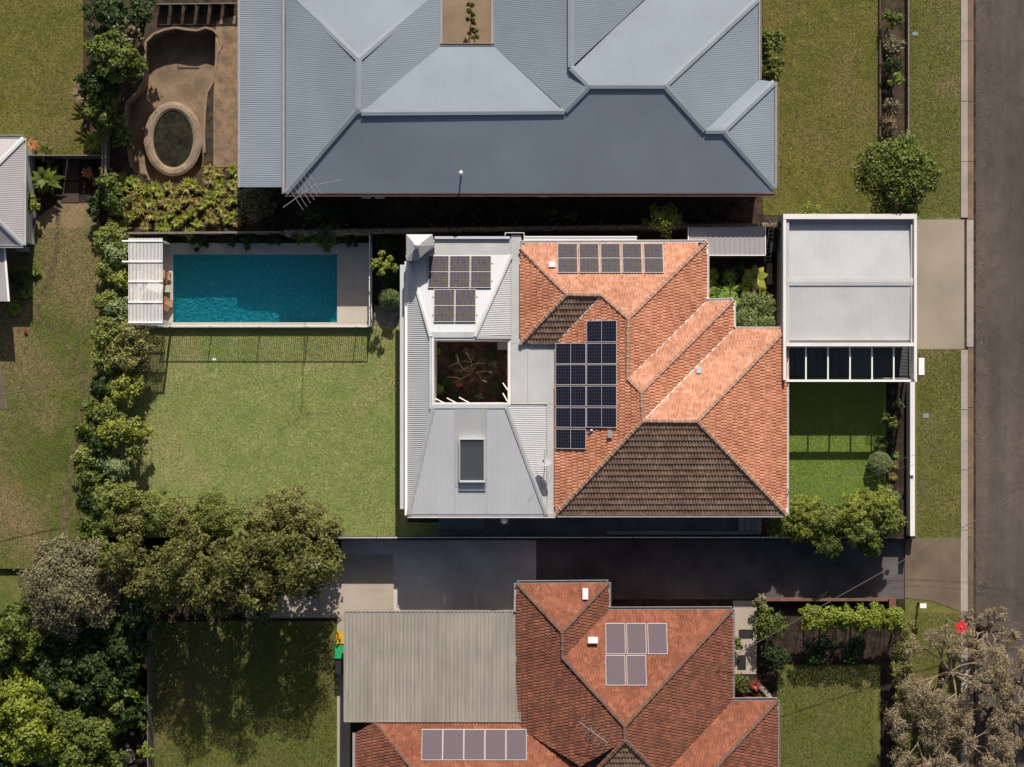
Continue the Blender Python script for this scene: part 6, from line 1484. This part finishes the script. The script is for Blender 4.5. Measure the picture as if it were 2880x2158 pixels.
bare('dry_tree', 2730, 2100, 130, 5.0, 'dry tree at the bottom edge over the road', 8); bare('dry_tree', 2790, 1780, 75, 4.6, 'greenish dry tree beside the red sign', 9); bare('dry_tree', 2890, 1930, 90, 4.8, 'dry tree cut by the right picture edge', 12)
g = empty('street_sign', P(2700, 1762, zR), 'small red street sign showing through the dry branches', 'sign'); c = P(2700, 1762, 2.0)
MB().tube([(c.x, c.y, zR), (c.x, c.y, 2.3)], .03, 8).build('post', M['steel'], g); MB().box((c.x, c.y, 2.2), (.5, .5, .04), .4).build('plate', M['plastic_red'], g)
g = empty('bollard', P(2596, 1704, zR), 'short post with a white cap on the southern verge', 'post'); c = P(2596, 1704, .4)
MB().tube([(c.x, c.y, zR), (c.x, c.y, .35)], .05, 8).build('stem', M['steel_dark'], g); MB().prism([(c.x - .16, c.y - .11), (c.x + .16, c.y - .11), (c.x + .16, c.y + .11), (c.x - .16, c.y + .11)], .35, .45).build('cap', M['plastic_white'], g)
g = empty('parked_motorcycle', P(2805, 2000, zR), 'black motorcycle half hidden under the dry trees by the road', 'motorcycle'); c = P(2805, 2000, zR)
for s in (-.62, .62): mb = MB(); mb.tube([(c.x + s + .3 * math.cos(a / 16 * 6.2832), c.y - s * .35, zR + .32 + .3 * math.sin(a / 16 * 6.2832)) for a in range(17)], .06, 6).build('wheel', M['steel_dark'], g)
MB().beam((c.x - .6, c.y + .2, zR + .75), (c.x + .15, c.y - .02, zR + .8), .32, .16).build('seat', M['black_gate'], g); MB().lathe((c.x + .25, c.y - .08, zR + .7), [(.1, 0), (.2, .08), (.2, .2), (.08, .28)], 12).build('tank', M['steel_dark'], g, True)
MB().beam((c.x + .38, c.y - .5, zR + 1.05), (c.x + .6, c.y + .28, zR + 1.05), .04, .04).build('handlebar', M['steel'], g); MB().beam((c.x - .5, c.y + .15, zR + .35), (c.x + .5, c.y - .15, zR + .45), .22, .3).build('engine', M['steel'], g)
c = P(602, 1013, .05); MB().lathe((c.x, c.y, .012), [(.1, 0), (.09, .04), (.02, .05)], 14).build('sprinkler_head', M['plastic_white']); tag(bpy.data.objects['sprinkler_head'], 'small white sprinkler head in the back lawn', 'sprinkler')

# fallen leaves along hedges and under the dry trees
n = 5200; src = [(395, 930, 430, 1400), (400, 1395, 930, 1425), (2560, 1730, 2860, 2158), (430, 1750, 940, 2050), (2180, 1880, 2470, 1930), (1236, 1500, 2100, 1508), (700, 1640, 900, 1735), (2550, 1560, 2700, 1710), (2740, -50, 2775, 2150)]
ar = np.array([(r[2] - r[0]) * (r[3] - r[1]) + 9000 for r in src], float); ix = rng.choice(len(src), n, p=ar / ar.sum()); Rr = np.array(src, float)[ix]
x = Rr[:, 0] + rng.random(n) * (Rr[:, 2] - Rr[:, 0]); y = Rr[:, 1] + rng.random(n) * (Rr[:, 3] - Rr[:, 1]); zl_ = np.where((x > 2550), zR + .02, np.where(y > 1520, zS + .04, .04)); zl_ = np.where(x > 2738, zR - .11, zl_)
sc_ = K * (H - zl_) / H; p = np.stack([(x - CX) * sc_, (CY - y) * sc_, zl_], 1); nr = unit(rng.normal(size=(n, 3)) * .25 + np.array([0, 0, 1.0]))
V, F, T_ = leaf_quads(p, nr, .085, .05, rng.random(n)); o = npmesh('fallen_leaves', V, F, LM['brown'], None, T_); o['kind'] = 'stuff'; o['label'] = 'dry fallen leaves along hedges and kerb'
